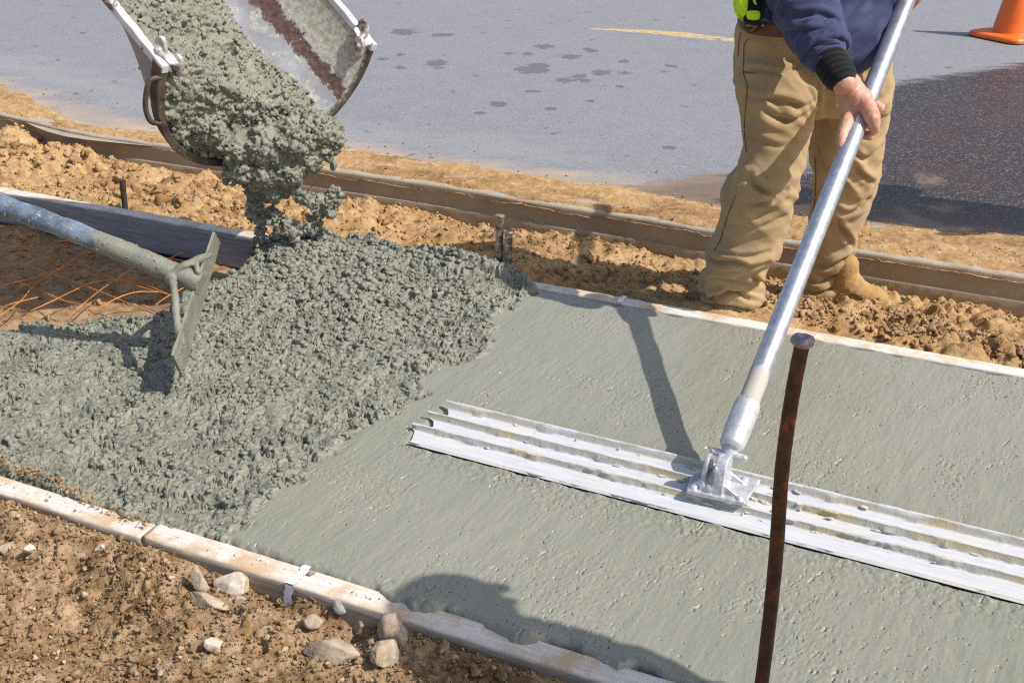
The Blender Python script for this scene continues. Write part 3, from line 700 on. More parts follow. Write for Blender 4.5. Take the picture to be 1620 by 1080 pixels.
def clumps(name, P, R, Nn, mat, parent=None, seed=0, sink=0.25):
    """irregular lumps of wet concrete stuck on a surface"""
    rs = np.random.RandomState(seed); n = len(P); VV = []; FF = []; b = 0
    T_ = []
    for i in range(8):
        bm = bmesh.new(); bmesh.ops.create_icosphere(bm, subdivisions=3 if i < 0 else 2, radius=1.0); me = bpy.data.meshes.new('t'); bm.to_mesh(me); bm.free()
        V = get_v(me); F = np.array([list(f.vertices) for f in me.polygons]); bpy.data.meshes.remove(me)
        T_.append(((1.12 * V * (1 - 0.55 * np.abs(noise(V * 1.4, 300 + i)) + 0.30 * noise(V * 1.1, 340 + i) - 0.35 * np.abs(noise(V * 2.9, 320 + i)))[:, None]), F))
    for p, r, nn in zip(P, R, Nn):
        V, F = T_[rs.randint(8)]; M = np.array(Matrix.Rotation(rs.uniform(0, 6.28), 3, 'Z') @ Matrix.Rotation(rs.uniform(0, 6.28), 3, 'X'))
        W = (V @ M.T) * (r * rs.uniform(0.7, 1.35, 3)); W = W - np.outer(W @ nn, nn) * 0.30
        VV.append(W + p + nn * r * sink); FF.append(F + b); b += len(V)
    return link(name, mesh_np(name, np.concatenate(VV), np.concatenate(FF)), mat, parent)
def slab_clumps():
    o = bpy.data.objects['wet_concrete_pavement']; V = get_v(o.data); sm = np.empty(len(V), dtype=np.float32); o.data.attributes['smooth'].data.foreach_get('value', sm)
    Nn = get_n(o.data); rs = np.random.RandomState(41); idx = rs.choice(len(V), 90000, replace=False)
    idx = idx[sm[idx] < 0.3]; q = V[idx][:, :2]
    den = sstep(-0.25, 0.35, fbm(q * 6, 4, 116, 0.6)) * 0.75 + 0.12 + 0.6 * np.exp(-((q - A2(G(540, 440))) ** 2).sum(1) / 0.25)
    idx = idx[rs.uniform(0, 1, len(idx)) < den * 0.50][:19000]; n = len(idx)
    R = 0.0024 * (5.0 ** (rs.uniform(0, 1, n) ** 2.2)) * (0.85 + 0.45 * np.exp(-((V[idx][:, :2] - A2(G(520, 430))) ** 2).sum(1) / 0.3))
    nn = Nn[idx] * 0.4 + np.array([0, 0, 0.6]); nn /= np.linalg.norm(nn, axis=1)[:, None]
    tag(clumps('concrete_clumps', V[idx], R, nn, M_CON, None, 42), 'stony clumps of wet concrete in the unfloated part of the pour', kind='stuff')
slab_clumps()
# ------------------------------------------------------------------ stones, pebbles, clods
def rock_mesh(name, r, seed, sub=4, sc_=(1, 1, 0.7), cuts=11):
    bm = bmesh.new(); bmesh.ops.create_icosphere(bm, subdivisions=sub, radius=1.0)
    me = bpy.data.meshes.new(name); bm.to_mesh(me); bm.free(); V = get_v(me); rs = np.random.RandomState(seed)
    for i in range(cuts):
        d = rs.normal(size=3); d /= np.linalg.norm(d); h = rs.uniform(0.45, 0.80); p = V @ d
        V -= np.maximum(0, p - h)[:, None] * d * 0.97
    V *= (1.18 + 0.10 * fbm(V * 1.8, 4, seed, 0.6) + 0.03 * fbm(V * 8, 3, seed + 1))[:, None]
    V *= np.array(sc_) * r; set_v(me, V); me.polygons.foreach_set('use_smooth', np.ones(len(me.polygons), dtype=bool)); return me
def stone(u, v, r, label, seed, sc_=(1, 0.8, 0.6), rz=0.0, mat=None, z=-0.055, lift=0.35):
    p = G(u, v, z); zz = float(soil_z(np.array([[p.x, p.y]]))[0])
    p = G(u, v, zz + r * sc_[2] * lift)
    o = link('stone', rock_mesh('stone', r, seed, 4, sc_), mat or M_ROCK); o.location = p; o.rotation_euler = (random.uniform(-.2, .2), random.uniform(-.2, .2), rz)
    return tag(o, label, 'stone', 'stones on the soil by the near form board')
M_PALE = m_soil('pale_stone_mat', (0.50, 0.40, 0.31), (0.60, 0.52, 0.43), (0.68, 0.62, 0.54), 0.002, True, 12)
stone(340, 1019, 0.022, 'small pale angular stone lying alone left of the large flat stone', 1, (0.9, 0.8, 0.9), 0.3, M_PALE)
stone(520, 1032, 0.050, 'largest flat tan stone, lying in the foreground soil', 2, (1.15, 0.62, 0.5), -0.25, M_ROCK)
stone(362, 925, 0.040, 'blocky pale stone leaning beside the near form board, left of the paint mark', 3, (1.1, 0.8, 0.75), -0.5, M_PALE, lift=0.6)
stone(316, 918, 0.026, 'upright narrow stone at the left of the blocky pale stone', 4, (0.6, 0.6, 1.2), 0.2, M_ROCK, lift=0.6)
stone(330, 950, 0.036, 'low slab of stone just below the blocky pale stone', 15, (1.25, 0.7, 0.4), -0.2, M_ROCK)
stone(382, 953, 0.016, 'small oval stone right under the blocky pale stone', 5, (0.8, 0.6, 1.0), 0.2, M_ROCK)
stone(577, 978, 0.032, 'rounded brown stone against the outer face of the near form board', 6, (1.0, 0.8, 0.9), 0.9, M_ROCK, lift=0.5)
stone(624, 1000, 0.040, 'rounded grey-brown boulder, the rightmost stone against the near form board', 7, (1.0, 0.85, 0.9), 0.3, M_ROCK, lift=0.5)
stone(610, 1036, 0.036, 'pointed brown stone in front of the rounded boulder', 8, (0.9, 0.75, 0.7), 0.8, M_ROCK)
stone(497, 983, 0.020, 'small brown stone above the largest flat stone', 9, (1, 0.8, 0.7), 0.4, M_ROCK)
stone(538, 958, 0.018, 'small grey stone touching the board between the paint mark and the rounded stones', 10, (0.7, 0.9, 0.9), 0.4, m_simple('grey_stone', (0.27, 0.26, 0.24), 0.8, var=0.2, bump=0.001), lift=0.5)
stone(12, 868, 0.028, 'tan stone at the left edge of the picture, in front of the near form board', 11, (1.2, 0.8, 0.6), 0.1, M_ROCK)
stone(160, 866, 0.014, 'small pale stone in the soil on the left', 12, (1, 0.8, 0.7), 1.0, M_PALE)
stone(46, 868, 0.012, 'small white-grey stone beside the tan stone at the left edge', 14, (1.2, 0.8, 0.7), 1.0, M_PALE)
stone(478, 905, 0.0075, 'tiny grey pebble on top of the near form board beside the paint mark', 13, (1.2, 0.9, 0.6), 0, m_simple('pebble_grey', (0.25, 0.20, 0.16), 0.8, var=0.2), lift=0.3).location = G(493, 906, 0.004)

TEMPL = []
for i in range(6):
    m_ = rock_mesh('t', 1.0, 50 + i, 2, (1, 0.85, 0.75), 12); V_ = get_v(m_); set_v(m_, V_ * (1 + 0.38 * noise(V_ * 1.5, 60 + i) + 0.22 * noise(V_ * 3.4, 80 + i))[:, None]); TEMPL.append((get_v(m_), np.array([list(p.vertices) for p in m_.polygons]))); bpy.data.meshes.remove(m_)
def scatter(name, P, R, Z, mat, label=None, kind='stuff', flat=True, seed=0):
    rs = np.random.RandomState(seed); VV = []; FF = []; b = 0
    for p, r, z in zip(P, R, Z):
        V, F = TEMPL[rs.randint(6)]; a = rs.uniform(0, 6.28, 3)
        M = np.array(Matrix.Rotation(a[0], 3, 'Z') @ Matrix.Rotation(a[1], 3, 'X')); s_ = r * rs.uniform(0.75, 1.25, 3)
        VV.append((V * s_) @ M.T + [p[0], p[1], z + r * 0.35]); FF.append(F + b); b += len(V)
    o = link(name, mesh_np(name, np.concatenate(VV), np.concatenate(FF), smooth=not flat), mat)
    return tag(o, label, None, None, kind)
def sample(poly, n, rs):
    poly = np.asarray(poly); lo = poly.min(0); hi = poly.max(0); out = []
    P = rs.uniform(lo, hi, (n * 6, 2)); P = P[poly_sd(P, poly) > 0][:n]; return P
def zlookup(ob):
    V = get_v(ob.data); cell = 0.012; key = {}
    ix = np.floor(V[:, :2] / cell).astype(int)
    for (a, b), z in zip(map(tuple, ix), V[:, 2]): key[(a, b)] = max(z, key.get((a, b), -9))
    return lambda P: np.array([key.get((int(math.floor(p[0] / cell)), int(math.floor(p[1] / cell))), np.nan) for p in P])
rs = np.random.RandomState(5)
def scatter_on(ob, poly, n, rmin, rmax, power, mat, name, label, seed, mask=None):
    P = sample(poly, n, np.random.RandomState(seed)); Z = zl[ob](P); ok = ~np.isnan(Z)
    if mask is not None: ok &= mask(P)
    P = P[ok]; Z = Z[ok]; R = rmin * (rmax / rmin) ** (np.random.RandomState(seed + 1).uniform(0, 1, len(P)) ** power)
    return scatter(name, P, R, Z, mat, label, seed=seed)
zl = {k_: zlookup(bpy.data.objects[k_]) for k_ in ('trench_soil', 'near_soil', 'sand', 'pit_soil')}
nearpoly = [A2(G(u, v, -.05)) for u, v in [(-60, 770), (237, 850), (600, 968), (960, 1085), (900, 1200), (-60, 1200)]]
M_CL2 = m_simple('clod_dark_mat', (0.22, 0.135, 0.068), 0.95, var=0.45, sc_=14, bump=0.002)
M_PEB = m_simple('pebble_mat', (0.33, 0.245, 0.16), 0.85, var=0.5, sc_=9, bump=0.001)
clump = lambda f, t, sd_: (lambda P: fbm(P * f, 2, sd_) > t)
scatter_on('near_soil', nearpoly, 9000, 0.0014, 0.0062, 2.6, M_SOIL, 'soil_crumbs', 'small crumbs of brown soil', 201)
scatter_on('near_soil', nearpoly, 650, 0.004, 0.015, 2.4, M_SOIL, 'soil_clods', 'brown soil clods', 203, clump(5, 0.0, 7))
scatter_on('near_soil', nearpoly, 700, 0.002, 0.0085, 1.8, M_PEB, 'gravel', 'fine pale gravel scattered in the near soil', 205)
trpoly = [A2(G(u, v, -.08)) for u, v in [(-60, 150), (330, 230), (900, 340), (1620, 470), (1750, 490), (1750, 640), (1620, 600), (1120, 505), (500, 400), (-60, 300)]]
scatter_on('trench_soil', trpoly, 9000, 0.002, 0.010, 2.4, M_SAND, 'sand_crumbs', 'crumbs of ochre sand in the trench', 211)
scatter_on('trench_soil', trpoly, 1100, 0.005, 0.022, 2.0, M_SAND, 'sand_clods', 'ochre sand clods in the trench', 213, clump(2.2, 0.02, 9))
rtp = [A2(G(u, v, -.06)) for u, v in [(1200, 478), (1420, 490), (1620, 555), (1700, 580), (1700, 606), (1620, 590), (1400, 552), (1180, 512)]]
scatter_on('trench_soil', rtp, 2000, 0.002, 0.014, 2.6, M_CLOD, 'dark_clods', 'grey-brown clods heaped along the far form board', 215, lambda P: (fbm(P * 6, 2, 12) > -0.15) & (np.hypot(*(P - A2(G(1352, 484, -.08))).T) > 0.12))
lfp = [A2(G(u, v, -.06)) for u, v in [(-40, 200), (110, 215), (300, 270), (420, 330), (300, 345), (0, 290)]]
scatter_on('trench_soil', lfp, 500, 0.006, 0.034, 1.9, M_SAND, 'sand_lumps', 'large ochre sand lumps heaped against the kerb', 217, clump(5, -0.1, 12))
ssp = [A2(G(u, v)) for u, v in [(-60, 140), (300, 222), (700, 275), (1150, 345), (1620, 400), (1750, 420), (1750, 450), (1620, 430), (1120, 360), (600, 285), (130, 205), (-60, 165)]]
scatter_on('sand', ssp, 2200, 0.0012, 0.006, 2.6, M_SAND, 'kerb_crumbs', 'sand crumbs lying on the kerb', 219)
scatter_on('pit_soil', [A2(G(u, v, -.16)) for u, v in [(-60, 350), (400, 400), (300, 460), (0, 520), (-60, 520)]], 700, 0.003, 0.016, 2.2, M_MUD, 'pit_crumbs', 'brown crumbs on the pit floor', 221)
def road_bits():
    rs = np.random.RandomState(31); P = []; R = []
    for (u, v, r) in [(1058, 326, .012), (1112, 332, .013), (1128, 322, .010), (1098, 318, .010), (1375, 364, .011), (1448, 366, .020), (1000, 318, .010), (1012, 316, .008), (875, 305, .008), (955, 290, .010), (930, 300, .012), (545, 266, .013), (1150, 349, .009), (1245, 335, .018), (1540, 380, .010)]:
        P.append(A2(G(u, v))); R.append(r)
    for i in range(160):
        u = rs.uniform(0, 1620); P.append(A2(G(u, np.interp(u, [0, 540, 1150, 1620], [140, 240, 330, 385]) - abs(rs.normal(0, 16))))); R.append(rs.uniform(.002, .006))
    scatter('road_pebbles', P, R, [-0.010] * len(P), M_PEB, 'pebbles and crumbs lying on the road edge', seed=8)
road_bits()

def spilled_dirt():
    rs = np.random.RandomState(52); pts = [A2(G(u, v)) for u, v in [(-60, 700), (0, 722), (60, 745), (120, 772), (175, 800), (240, 828), (235, 838), (165, 812), (80, 774), (0, 742), (-60, 722)]]
    P = sample(pts, 700, rs); R = 0.0012 * (5.0 ** (rs.uniform(0, 1, len(P)) ** 2.4))
    scatter('spilled_dirt', P, R, 0.004 + 0.006 * rs.uniform(0, 1, len(P)), M_SAND, 'brown dirt crumbs fallen on the concrete edge by the near board', seed=53)
    pts = [A2(G(u, v)) for u, v in [(0, 752), (237, 836), (500, 910), (640, 958), (640, 968), (500, 922), (237, 845), (0, 768)]]
    P = sample(pts, 320, rs); R = 0.0009 * (4.0 ** (rs.uniform(0, 1, len(P)) ** 2.6))
    scatter('board_crumbs', P, R, [0.0] * len(P), M_SAND, 'sand grains on top of the near form board', seed=54)
spilled_dirt()

# dry roots in the near soil
def roots():
    rs = np.random.RandomState(77); bm = bmesh.new()
    for i in range(240):
        if i < 130: u = rs.normal(228, 45); v = rs.normal(955, 45)
        elif i < 170: u = rs.uniform(230, 290); v = rs.uniform(855, 900)
        else: u = rs.uniform(0, 900); v = rs.uniform(860 + u * 0.2, 1080)
        p = G(u, v, -0.05); p2 = np.array([[p.x, p.y]]); z0 = float(soil_z(p2)[0]); p.z = z0 + 0.002
        a = rs.uniform(0, 6.28); L = rs.uniform(0.015, 0.06) if i < 170 else rs.uniform(.01, .03); pts = [p.copy()]
        d = Vector((math.cos(a), math.sin(a), rs.uniform(-0.1, 0.9)))
        for j in range(5):
            d += Vector(rs.normal(0, 0.45, 3)); d.z -= 0.18; d.normalize(); q = pts[-1] + d * L / 5
            q.z = max(q.z, float(soil_z(np.array([[q.x, q.y]]))[0]) + 0.001); pts.append(q)
        loft(bm, tube_rings(pts, [0.0011 * (1 - 0.15 * j) * rs.uniform(.6, 1.2) for j in range(6)], 5))
    tag(from_bm('dry_roots', bm, m_simple('root_mat', (0.26, 0.17, 0.09), 0.9, var=0.4)), 'tangle of thin dry roots and straw in the brown soil', None, None, 'stuff')
roots()

# ------------------------------------------------------------------ stakes
M_RUST = None
def m_rust():
    k = N('rusty_steel'); c = k.mix(k.ramp(k.noise(35, 6, 0.7), (0.4, 0), (0.62, 1)), (0.048, 0.030, 0.024), (0.125, 0.058, 0.034))
    c = k.mix(k.ramp(k.noise(22, 5, 0.6, k.map((1, 1, 0.5), (1, 0, 0))), (0.60, 0), (0.70, 1)), c, (0.42, 0.12, 0.035))
    return k.out(c, 0.6, 0.4, k.bump(k.noise(200, 5, 0.7), 0.0015, 0.8), 0.4)
M_RUST = m_rust()
M_PIN = m_simple('dirty_steel_pin', (0.44, 0.36, 0.26), 0.5, 0.5, var=0.5, sc_=40, bump=0.001, bsc=200, dirt=(0.13, 0.10, 0.085), dirt_amt=(0.45, 0.55))
M_HEAD = m_simple('hammered_head', (0.30, 0.26, 0.28), 0.45, 0.6, var=0.3, sc_=60, bump=0.001, bsc=150)
def stake(name, base, pts_r, head_r, label, mat, headmat, seed, thick=0.010):
    t = empty(name, label, 'stake', None); t.location = base
    pts = spline([p for p, r in pts_r], 8); rad = np.interp(np.linspace(0, 1, len(pts)), np.linspace(0, 1, len(pts_r)), [r for p, r in pts_r])
    rad = [float(r * (1 + 0.018 * math.sin(i * 2.1 + seed))) for i, r in enumerate(rad)]
    o = tube('shaft', [p - base for p in pts], rad, mat, t, 20)
    bm = bmesh.new(); top = pts[-1] - base; d = (pts[-1] - pts[-2]).normalized(); x, y = frame_of(d)
    prof = [(-0.5, 0.62), (-0.25, 0.9), (0.1, 1.0), (0.45, 0.97), (0.8, 0.80), (0.95, 0.55), (0.80, 0.25), (0.78, 0.02)]
    rings = []
    for h, f in prof:
        rings.append([top + d * (h * thick) + (x * math.cos(a) + y * math.sin(a)) * head_r * f * (1 + 0.07 * math.sin(3 * a + seed) + 0.04 * math.sin(7 * a + 2 * seed)) for a in [2 * math.pi * j / 28 for j in range(28)]])
    loft(bm, rings); from_bm('head', bm, headmat, t, True)
    return t
base = G(1191, 1176, -0.03); hd = PY(1268, 538, base.y)
tp = [(base - Vector((0, 0, .12)), 0.0120), (base.lerp(hd, 0.25) + Vector((0.003, 0, 0)), 0.0120), (base.lerp(hd, 0.5) + Vector((0.001, 0, 0)), 0.0118), (base.lerp(hd, 0.72) - Vector((0.006, 0, 0)), 0.0116), (base.lerp(hd, 0.88) - Vector((0.004, 0, 0)), 0.0114), (hd + Vector((0.002, 0, -0.004)), 0.0114)]
stake('steel_stake', base, tp, 0.0178, 'tall rusty brown steel stake with hammered mushroom head in the foreground', M_RUST, M_HEAD, 1, 0.012)['group'] = 'steel form stakes'
for (ub, vb, ut, vt, lab, sd_) in [(789, 437, 791, 343, 'taller of the two dirty steel stakes beside the far form board', 2), (803, 440, 805, 367, 'shorter stake of the pair beside the far form board, in front of the trench', 3)]:
    bs = G(ub, vb, -0.02); tpz = PY(ut, vt, bs.y)
    stake('steel_stake', bs, [(bs - Vector((0, 0, 0.12)), 0.0145), (bs.lerp(tpz, 0.5), 0.0142), (tpz, 0.0142)], 0.0185 if sd_ == 2 else 0.021, lab, M_PIN, M_PIN, sd_, 0.008)['group'] = 'steel form stakes'
bs = G(197, 330, -0.03); tpz = PY(194, 286, bs.y)
stake('steel_stake', bs, [(bs - Vector((0, 0, 0.1)), 0.012), (bs.lerp(tpz, 0.5), 0.012), (tpz, 0.0125)], 0.014, 'short dark steel stake behind the far form board at the left', m_simple('dark_steel', (0.06, 0.05, 0.045), 0.6, 0.3, var=0.4, sc_=50, bump=0.001), M_RUST, 5, 0.004)['group'] = 'steel form stakes'

# ------------------------------------------------------------------ wire mesh in the pit
def wire_mesh():
    rs = np.random.RandomState(4); bm = bmesh.new()
    L1 = [[(-40, 400), (0, 410), (80, 432), (160, 462), (235, 492), (275, 508)], [(-40, 430), (0, 436), (60, 458), (110, 478), (170, 486)], [(-40, 478), (0, 484), (38, 496), (60, 502)], [(-30, 345), (40, 376), (100, 402), (180, 440), (268, 466), (300, 472)], [(-40, 372), (0, 378), (60, 402), (130, 430), (220, 448), (268, 466)], [(60, 352), (140, 386), (220, 400), (330, 420)]]
    L2 = [[(-40, 436), (0, 416), (40, 392), (68, 384), (120, 380)], [(-20, 512), (30, 478), (55, 450), (85, 430), (120, 408), (150, 385)], [(-30, 462), (0, 452), (60, 438), (100, 424)], [(48, 492), (85, 475), (120, 458), (150, 446), (220, 440)], [(105, 505), (135, 478), (160, 458), (192, 436), (230, 410)], [(140, 498), (180, 474), (215, 462), (250, 462)], [(240, 420), (262, 412), (290, 398)], [(246, 482), (270, 466), (320, 440)], [(-40, 500), (0, 488), (20, 480), (60, 470)]]
    for k_, fam in enumerate((L1, L2)):
        for ln in fam:
            pts = [G(u, v, -0.085 + (0.006 if k_ else 0) + rs.uniform(-0.006, 0.012)) for u, v in ln]
            loft(bm, tube_rings(spline(pts, 6), 0.0022, 7))
    tag(from_bm('wire_mesh', bm, m_simple('rusty_wire', (0.52, 0.20, 0.045), 0.6, 0.1, var=0.35, sc_=12)), 'orange rusty reinforcing wire mesh lying in the pit', 'wire mesh')
wire_mesh()

# ------------------------------------------------------------------ bull float with its pole
M_ALU = None
def m_float():
    k = N('float_magnesium'); al = k.map((2.5, 45, 45))
    st = k.noise(5, 5, 0.65, al, 0.3)
    c = k.mix(k.ramp(st, (0.35, 0), (0.65, 1)), (0.47, 0.48, 0.51), (0.61, 0.62, 0.66))
    blot = k.ramp(k.noise(9, 7, 0.72, k.map((0.7, 2.2, 2.2))), (0.50, 0.0), (0.60, 1.0))
    c = k.mix(k.math('MULTIPLY', blot, 0.8), c, (0.60, 0.58, 0.53))
    crust = k.ramp(k.math('ADD', k.math('MULTIPLY', k.noise(26, 6, 0.7, k.map((0.5, 1.2, 1.2))), 0.75), k.math('MULTIPLY', k.attr('corner'), 0.42)), (0.56, 0.0), (0.64, 1.0))
    c = k.mix(crust, c, k.mix(k.ramp(k.noise(5, 4), (0.5, 0), (0.66, 1)), (0.42, 0.41, 0.37), (0.50, 0.38, 0.18)))
    return k.out(c, k.mix(crust, (0.42,) * 3, (0.85,) * 3), 0.0, k.bump(k.noise(120, 6, 0.7), 0.002, k.mix(crust, (0.15,) * 3, (1,) * 3)), 0.5)
M_FLOAT = m_float()
FZ = 0.001
def bull_float():
    L = 2.25; W = 0.222
    t = empty('bull_float', 'long ribbed aluminium bull float on the fresh concrete, its silver pole held by the worker', 'bull float')
    t.location = (FL0[0], FL0[1], FZ); t.rotation_euler = (0, 0, math.atan2(FE[1], FE[0]))
    # profile (across, height), front to back, as an outline of a thin casting
    top = [(0.000, 0.0050), (0.0025, 0.0078), (0.006, 0.0086), (0.011, 0.0076), (0.020, 0.0062), (0.040, 0.0058), (0.060, 0.0065), (0.0655, 0.010), (0.0675, 0.0205), (0.0685, 0.0230), (0.0735, 0.0230), (0.0750, 0.0195), (0.0765, 0.0125), (0.083, 0.0072), (0.105, 0.0060), (0.128, 0.0066), (0.1335, 0.010), (0.1355, 0.0225), (0.1365, 0.0250), (0.1420, 0.0250), (0.1435, 0.0215), (0.1450, 0.0125), (0.152, 0.0070), (0.175, 0.0060), (0.196, 0.0068), (0.204, 0.012), (0.2065, 0.0230), (0.2085, 0.0258), (0.2150, 0.0255), (0.2185, 0.0190), (0.2205, 0.012)]
    bot = [(0.216, 0.003), (0.205, 0.0), (0.15, 0.0), (0.1, 0.0), (0.05, 0.0), (0.012, 0.0), (0.004, 0.0015)]
    xs = np.concatenate([np.linspace(0, 0.05, 12), np.linspace(0.055, L, 420)])
    prof = top + bot; m = len(prof); V = []; co = []
    for i, x in enumerate(xs):
        for j, (y, z) in enumerate(prof):
            V.append((x, y, z)); 
            c_ = 0
            if j < len(top): c_ = 1.0 if (z > 0.0085 and z < 0.0226) else (0.5 if z >= 0.0226 else 0.0)
            co.append(c_)
    V = np.array(V); co = np.array(co)
    # end cut: ribs run on past the webs, in a saw of three teeth
    y = V[:, 1]; start = np.interp(y, [0, 0.01, 0.03, 0.060, 0.0675, 0.075, 0.085, 0.125, 0.1355, 0.145, 0.155, 0.19, 0.2065, 0.222], [0.004, 0.010, 0.000, -0.008, -0.020, -0.018, 0.030, 0.022, -0.012, -0.008, 0.040, 0.025, 0.008, 0.006]) - 0.0
    start += 0.35 * np.maximum(0, 0.03 - V[:, 2]) * 0.5 + 0.004 * noise(np.c_[y * 90, V[:, 2] * 60], 5)
    V[:, 0] += start * np.clip(1 - V[:, 0] / 0.06, 0, 1)
    V[:, 2] += 0.0014 * noise(np.c_[V[:, 0] * 2.2, y * 3], 6)
    crust = fbm(V * [14, 60, 60], 4, 7, 0.6); g = co * np.clip(crust - 0.02, 0, 1)
    V[:, 1] -= 0.009 * g * (V[:, 2] < 0.022); V[:, 2] += 0.004 * g
    i = np.arange(len(xs) - 1)[:, None] * m; j = np.arange(m)[None]; F = np.stack([i + j, i + (j + 1) % m, i + m + (j + 1) % m, i + m + j], -1).reshape(-1, 4)
    me = mesh_np('blade', V, F); attr(me, 'corner', co)
    bm = bmesh.new(); bm.from_mesh(me); bmesh.ops.holes_fill(bm, edges=[e for e in bm.edges if e.is_boundary], sides=0); bmesh.ops.recalc_face_normals(bm, faces=bm.faces); bm.to_mesh(me); bm.free()
    me.set_sharp_from_angle(angle=R_(50))
    link('blade', me, M_FLOAT, t)
    inv = (Matrix.Translation(t.location) @ t.rotation_euler.to_matrix().to_4x4()).inverted()
    loc = lambda p: inv @ p
    return t, loc
BF, floc = bull_float()
POLE_A = G(1163, 690, 0.125); POLE_H = PY(1360, 190, 3.07)
PD = (POLE_H - POLE_A).normalized()
def m_pole():
    k = N('pole_aluminium'); al = k.map((60, 60, 2.0))
    c = k.mix(k.ramp(k.noise(6, 5, 0.6, k.map((8, 8, 8))), (0.4, 0), (0.62, 1)), (0.46, 0.48, 0.56), (0.62, 0.63, 0.70))
    c = k.mix(k.ramp(k.noise(60, 5, 0.7), (0.66, 0), (0.72, 0.7)), c, (0.20, 0.19, 0.19))
    ce = k.ramp(k.math('ADD', k.math('MULTIPLY', k.attr('low'), 0.55), k.math('MULTIPLY', k.noise(22, 6, 0.7), 0.6)), (0.50, 0.0), (0.62, 0.9))
    c = k.mix(ce, c, (0.45, 0.42, 0.36))
    return k.out(c, k.mix(ce, (0.34,) * 3, (0.8,) * 3), k.mix(ce, (0.75,) * 3, (0, 0, 0)), k.bump(k.noise(150, 5, 0.7), 0.0012, k.mix(ce, (0.12,) * 3, (1,) * 3)))
def pole():
    pts = [POLE_A + PD * x for x in np.linspace(-0.02, 2.15, 160)]
    o = tube('pole', [floc(p) for p in pts], 0.0258, m_pole(), BF, 32)
    V = get_v(o.data); A = np.array(floc(POLE_A)); B = np.array(floc(POLE_A + PD)); d = (V - A) @ (B - A)
    attr(o.data, 'low', 1 - sstep(0.06, 0.30, d))
    # socket
    M_CAST = m_simple('cast_aluminium', (0.56, 0.57, 0.60), 0.42, 0.45, var=0.15, sc_=25, bump=0.0012, bsc=150, dirt=(0.44, 0.43, 0.39), dirt_amt=(0.56, 0.66))
    S0 = POLE_A - PD * 0.035
    bm = bmesh.new()
    pts = [S0 + PD * x for x in (0, 0.01, 0.04, 0.085, 0.118, 0.132, 0.140, 0.142)]
    loft(bm, tube_rings(pts, [0.022, 0.030, 0.0325, 0.033, 0.0325, 0.030, 0.0262, 0.0236], 32))
    # web that narrows down to the hinge
    side = PD.cross(Vector((0, 0, 1))).normalized(); upv = side.cross(PD).normalized()
    HJ = G(1150, 728, 0.075)
    chain(bm, [(S0 + PD * 0.03, 0.025), (S0.lerp(HJ, 0.5), 0.019), (HJ, 0.016)], 2)
    remesh('socket', bm, 0.0028, 3, M_CAST, BF)
    bpy.data.objects['socket'].matrix_parent_inverse = BF.matrix_world.inverted() if False else Matrix()
    o = bpy.data.objects['socket']; V = get_v(o.data); Mi = np.array(FINV)
    V = np.c_[V, np.ones(len(V))] @ Mi.T; set_v(o.data, V[:, :3])
    # bracket in the float's own frame
    hj = floc(HJ); cx = hj.x; f = 1.0
    bm = bmesh.new()
    def box(x0, x1, y0, y1, z0, z1): 
        prism(bm, [Vector((x0, y0, z0)), Vector((x1, y0, z0)), Vector((x1, y1, z0)), Vector((x0, y1, z0))], Vector((0, 0, z1 - z0)))
    prism(bm, [Vector((cx - 0.062, 0.052, 0.030)), Vector((cx + 0.075, 0.058, 0.030)), Vector((cx + 0.085, 0.165, 0.034)), Vector((cx - 0.045, 0.165, 0.034)), Vector((cx - 0.07, 0.11, 0.032))], Vector((0, 0, 0.010)))
    for dx, tw, rr_ in ((-0.036, 0.011, 0.028), (-0.006, 0.026, 0.034)):      # thin cheek and the broad lug
        ring = [(0.107 + rr_ * math.cos(a), 0.088 + rr_ * math.sin(a)) for a in np.linspace(0, math.pi, 14)]
        ring = [(0.148, 0.036)] + ring + [(0.060, 0.036)]
        prism(bm, [Vector((cx + dx, y_, z_)) for y_, z_ in ring], Vector((tw, 0, 0)))
    for x0, x1 in ((-0.066, -0.034), (0.070, 0.018)):      # sloping gussets on both sides
        for yy in (0.070, 0.128):
            prism(bm, [Vector((cx + x0, yy, 0.037)), Vector((cx + x1, yy, 0.037)), Vector((cx + x1, yy, 0.068))], Vector((0, 0.008, 0)))
    chain(bm, [(Vector((cx - 0.035, hj.y, 0.09)), 0.010), (Vector((cx + 0.040, hj.y, 0.09)), 0.010)], 2)
    chain(bm, [(Vector((cx - 0.012, 0.075, 0.045)), 0.016), (Vector((cx - 0.005, 0.105, 0.075)), 0.018)], 2)
    ball(bm, Vector((cx - 0.050, 0.068, 0.042)), (0.009, 0.009, 0.006)); ball(bm, Vector((cx + 0.06, 0.07, 0.042)), (0.009, 0.009, 0.006)); ball(bm, Vector((cx + 0.05, 0.15, 0.044)), (0.009, 0.009, 0.006))
    def fold(V, Nn): return V + Nn * (0.0010 * fbm(V * 60, 3, 8) + 0.004 * np.maximum(0, fbm(V * 26, 3, 9) - 0.2))[:, None]
    remesh('bracket', bm, 0.0022, 1, M_CAST, BF, fold)
bpy.context.view_layer.update()
FINV = (Matrix.Translation(BF.location) @ BF.rotation_euler.to_matrix().to_4x4()).inverted()
pole()
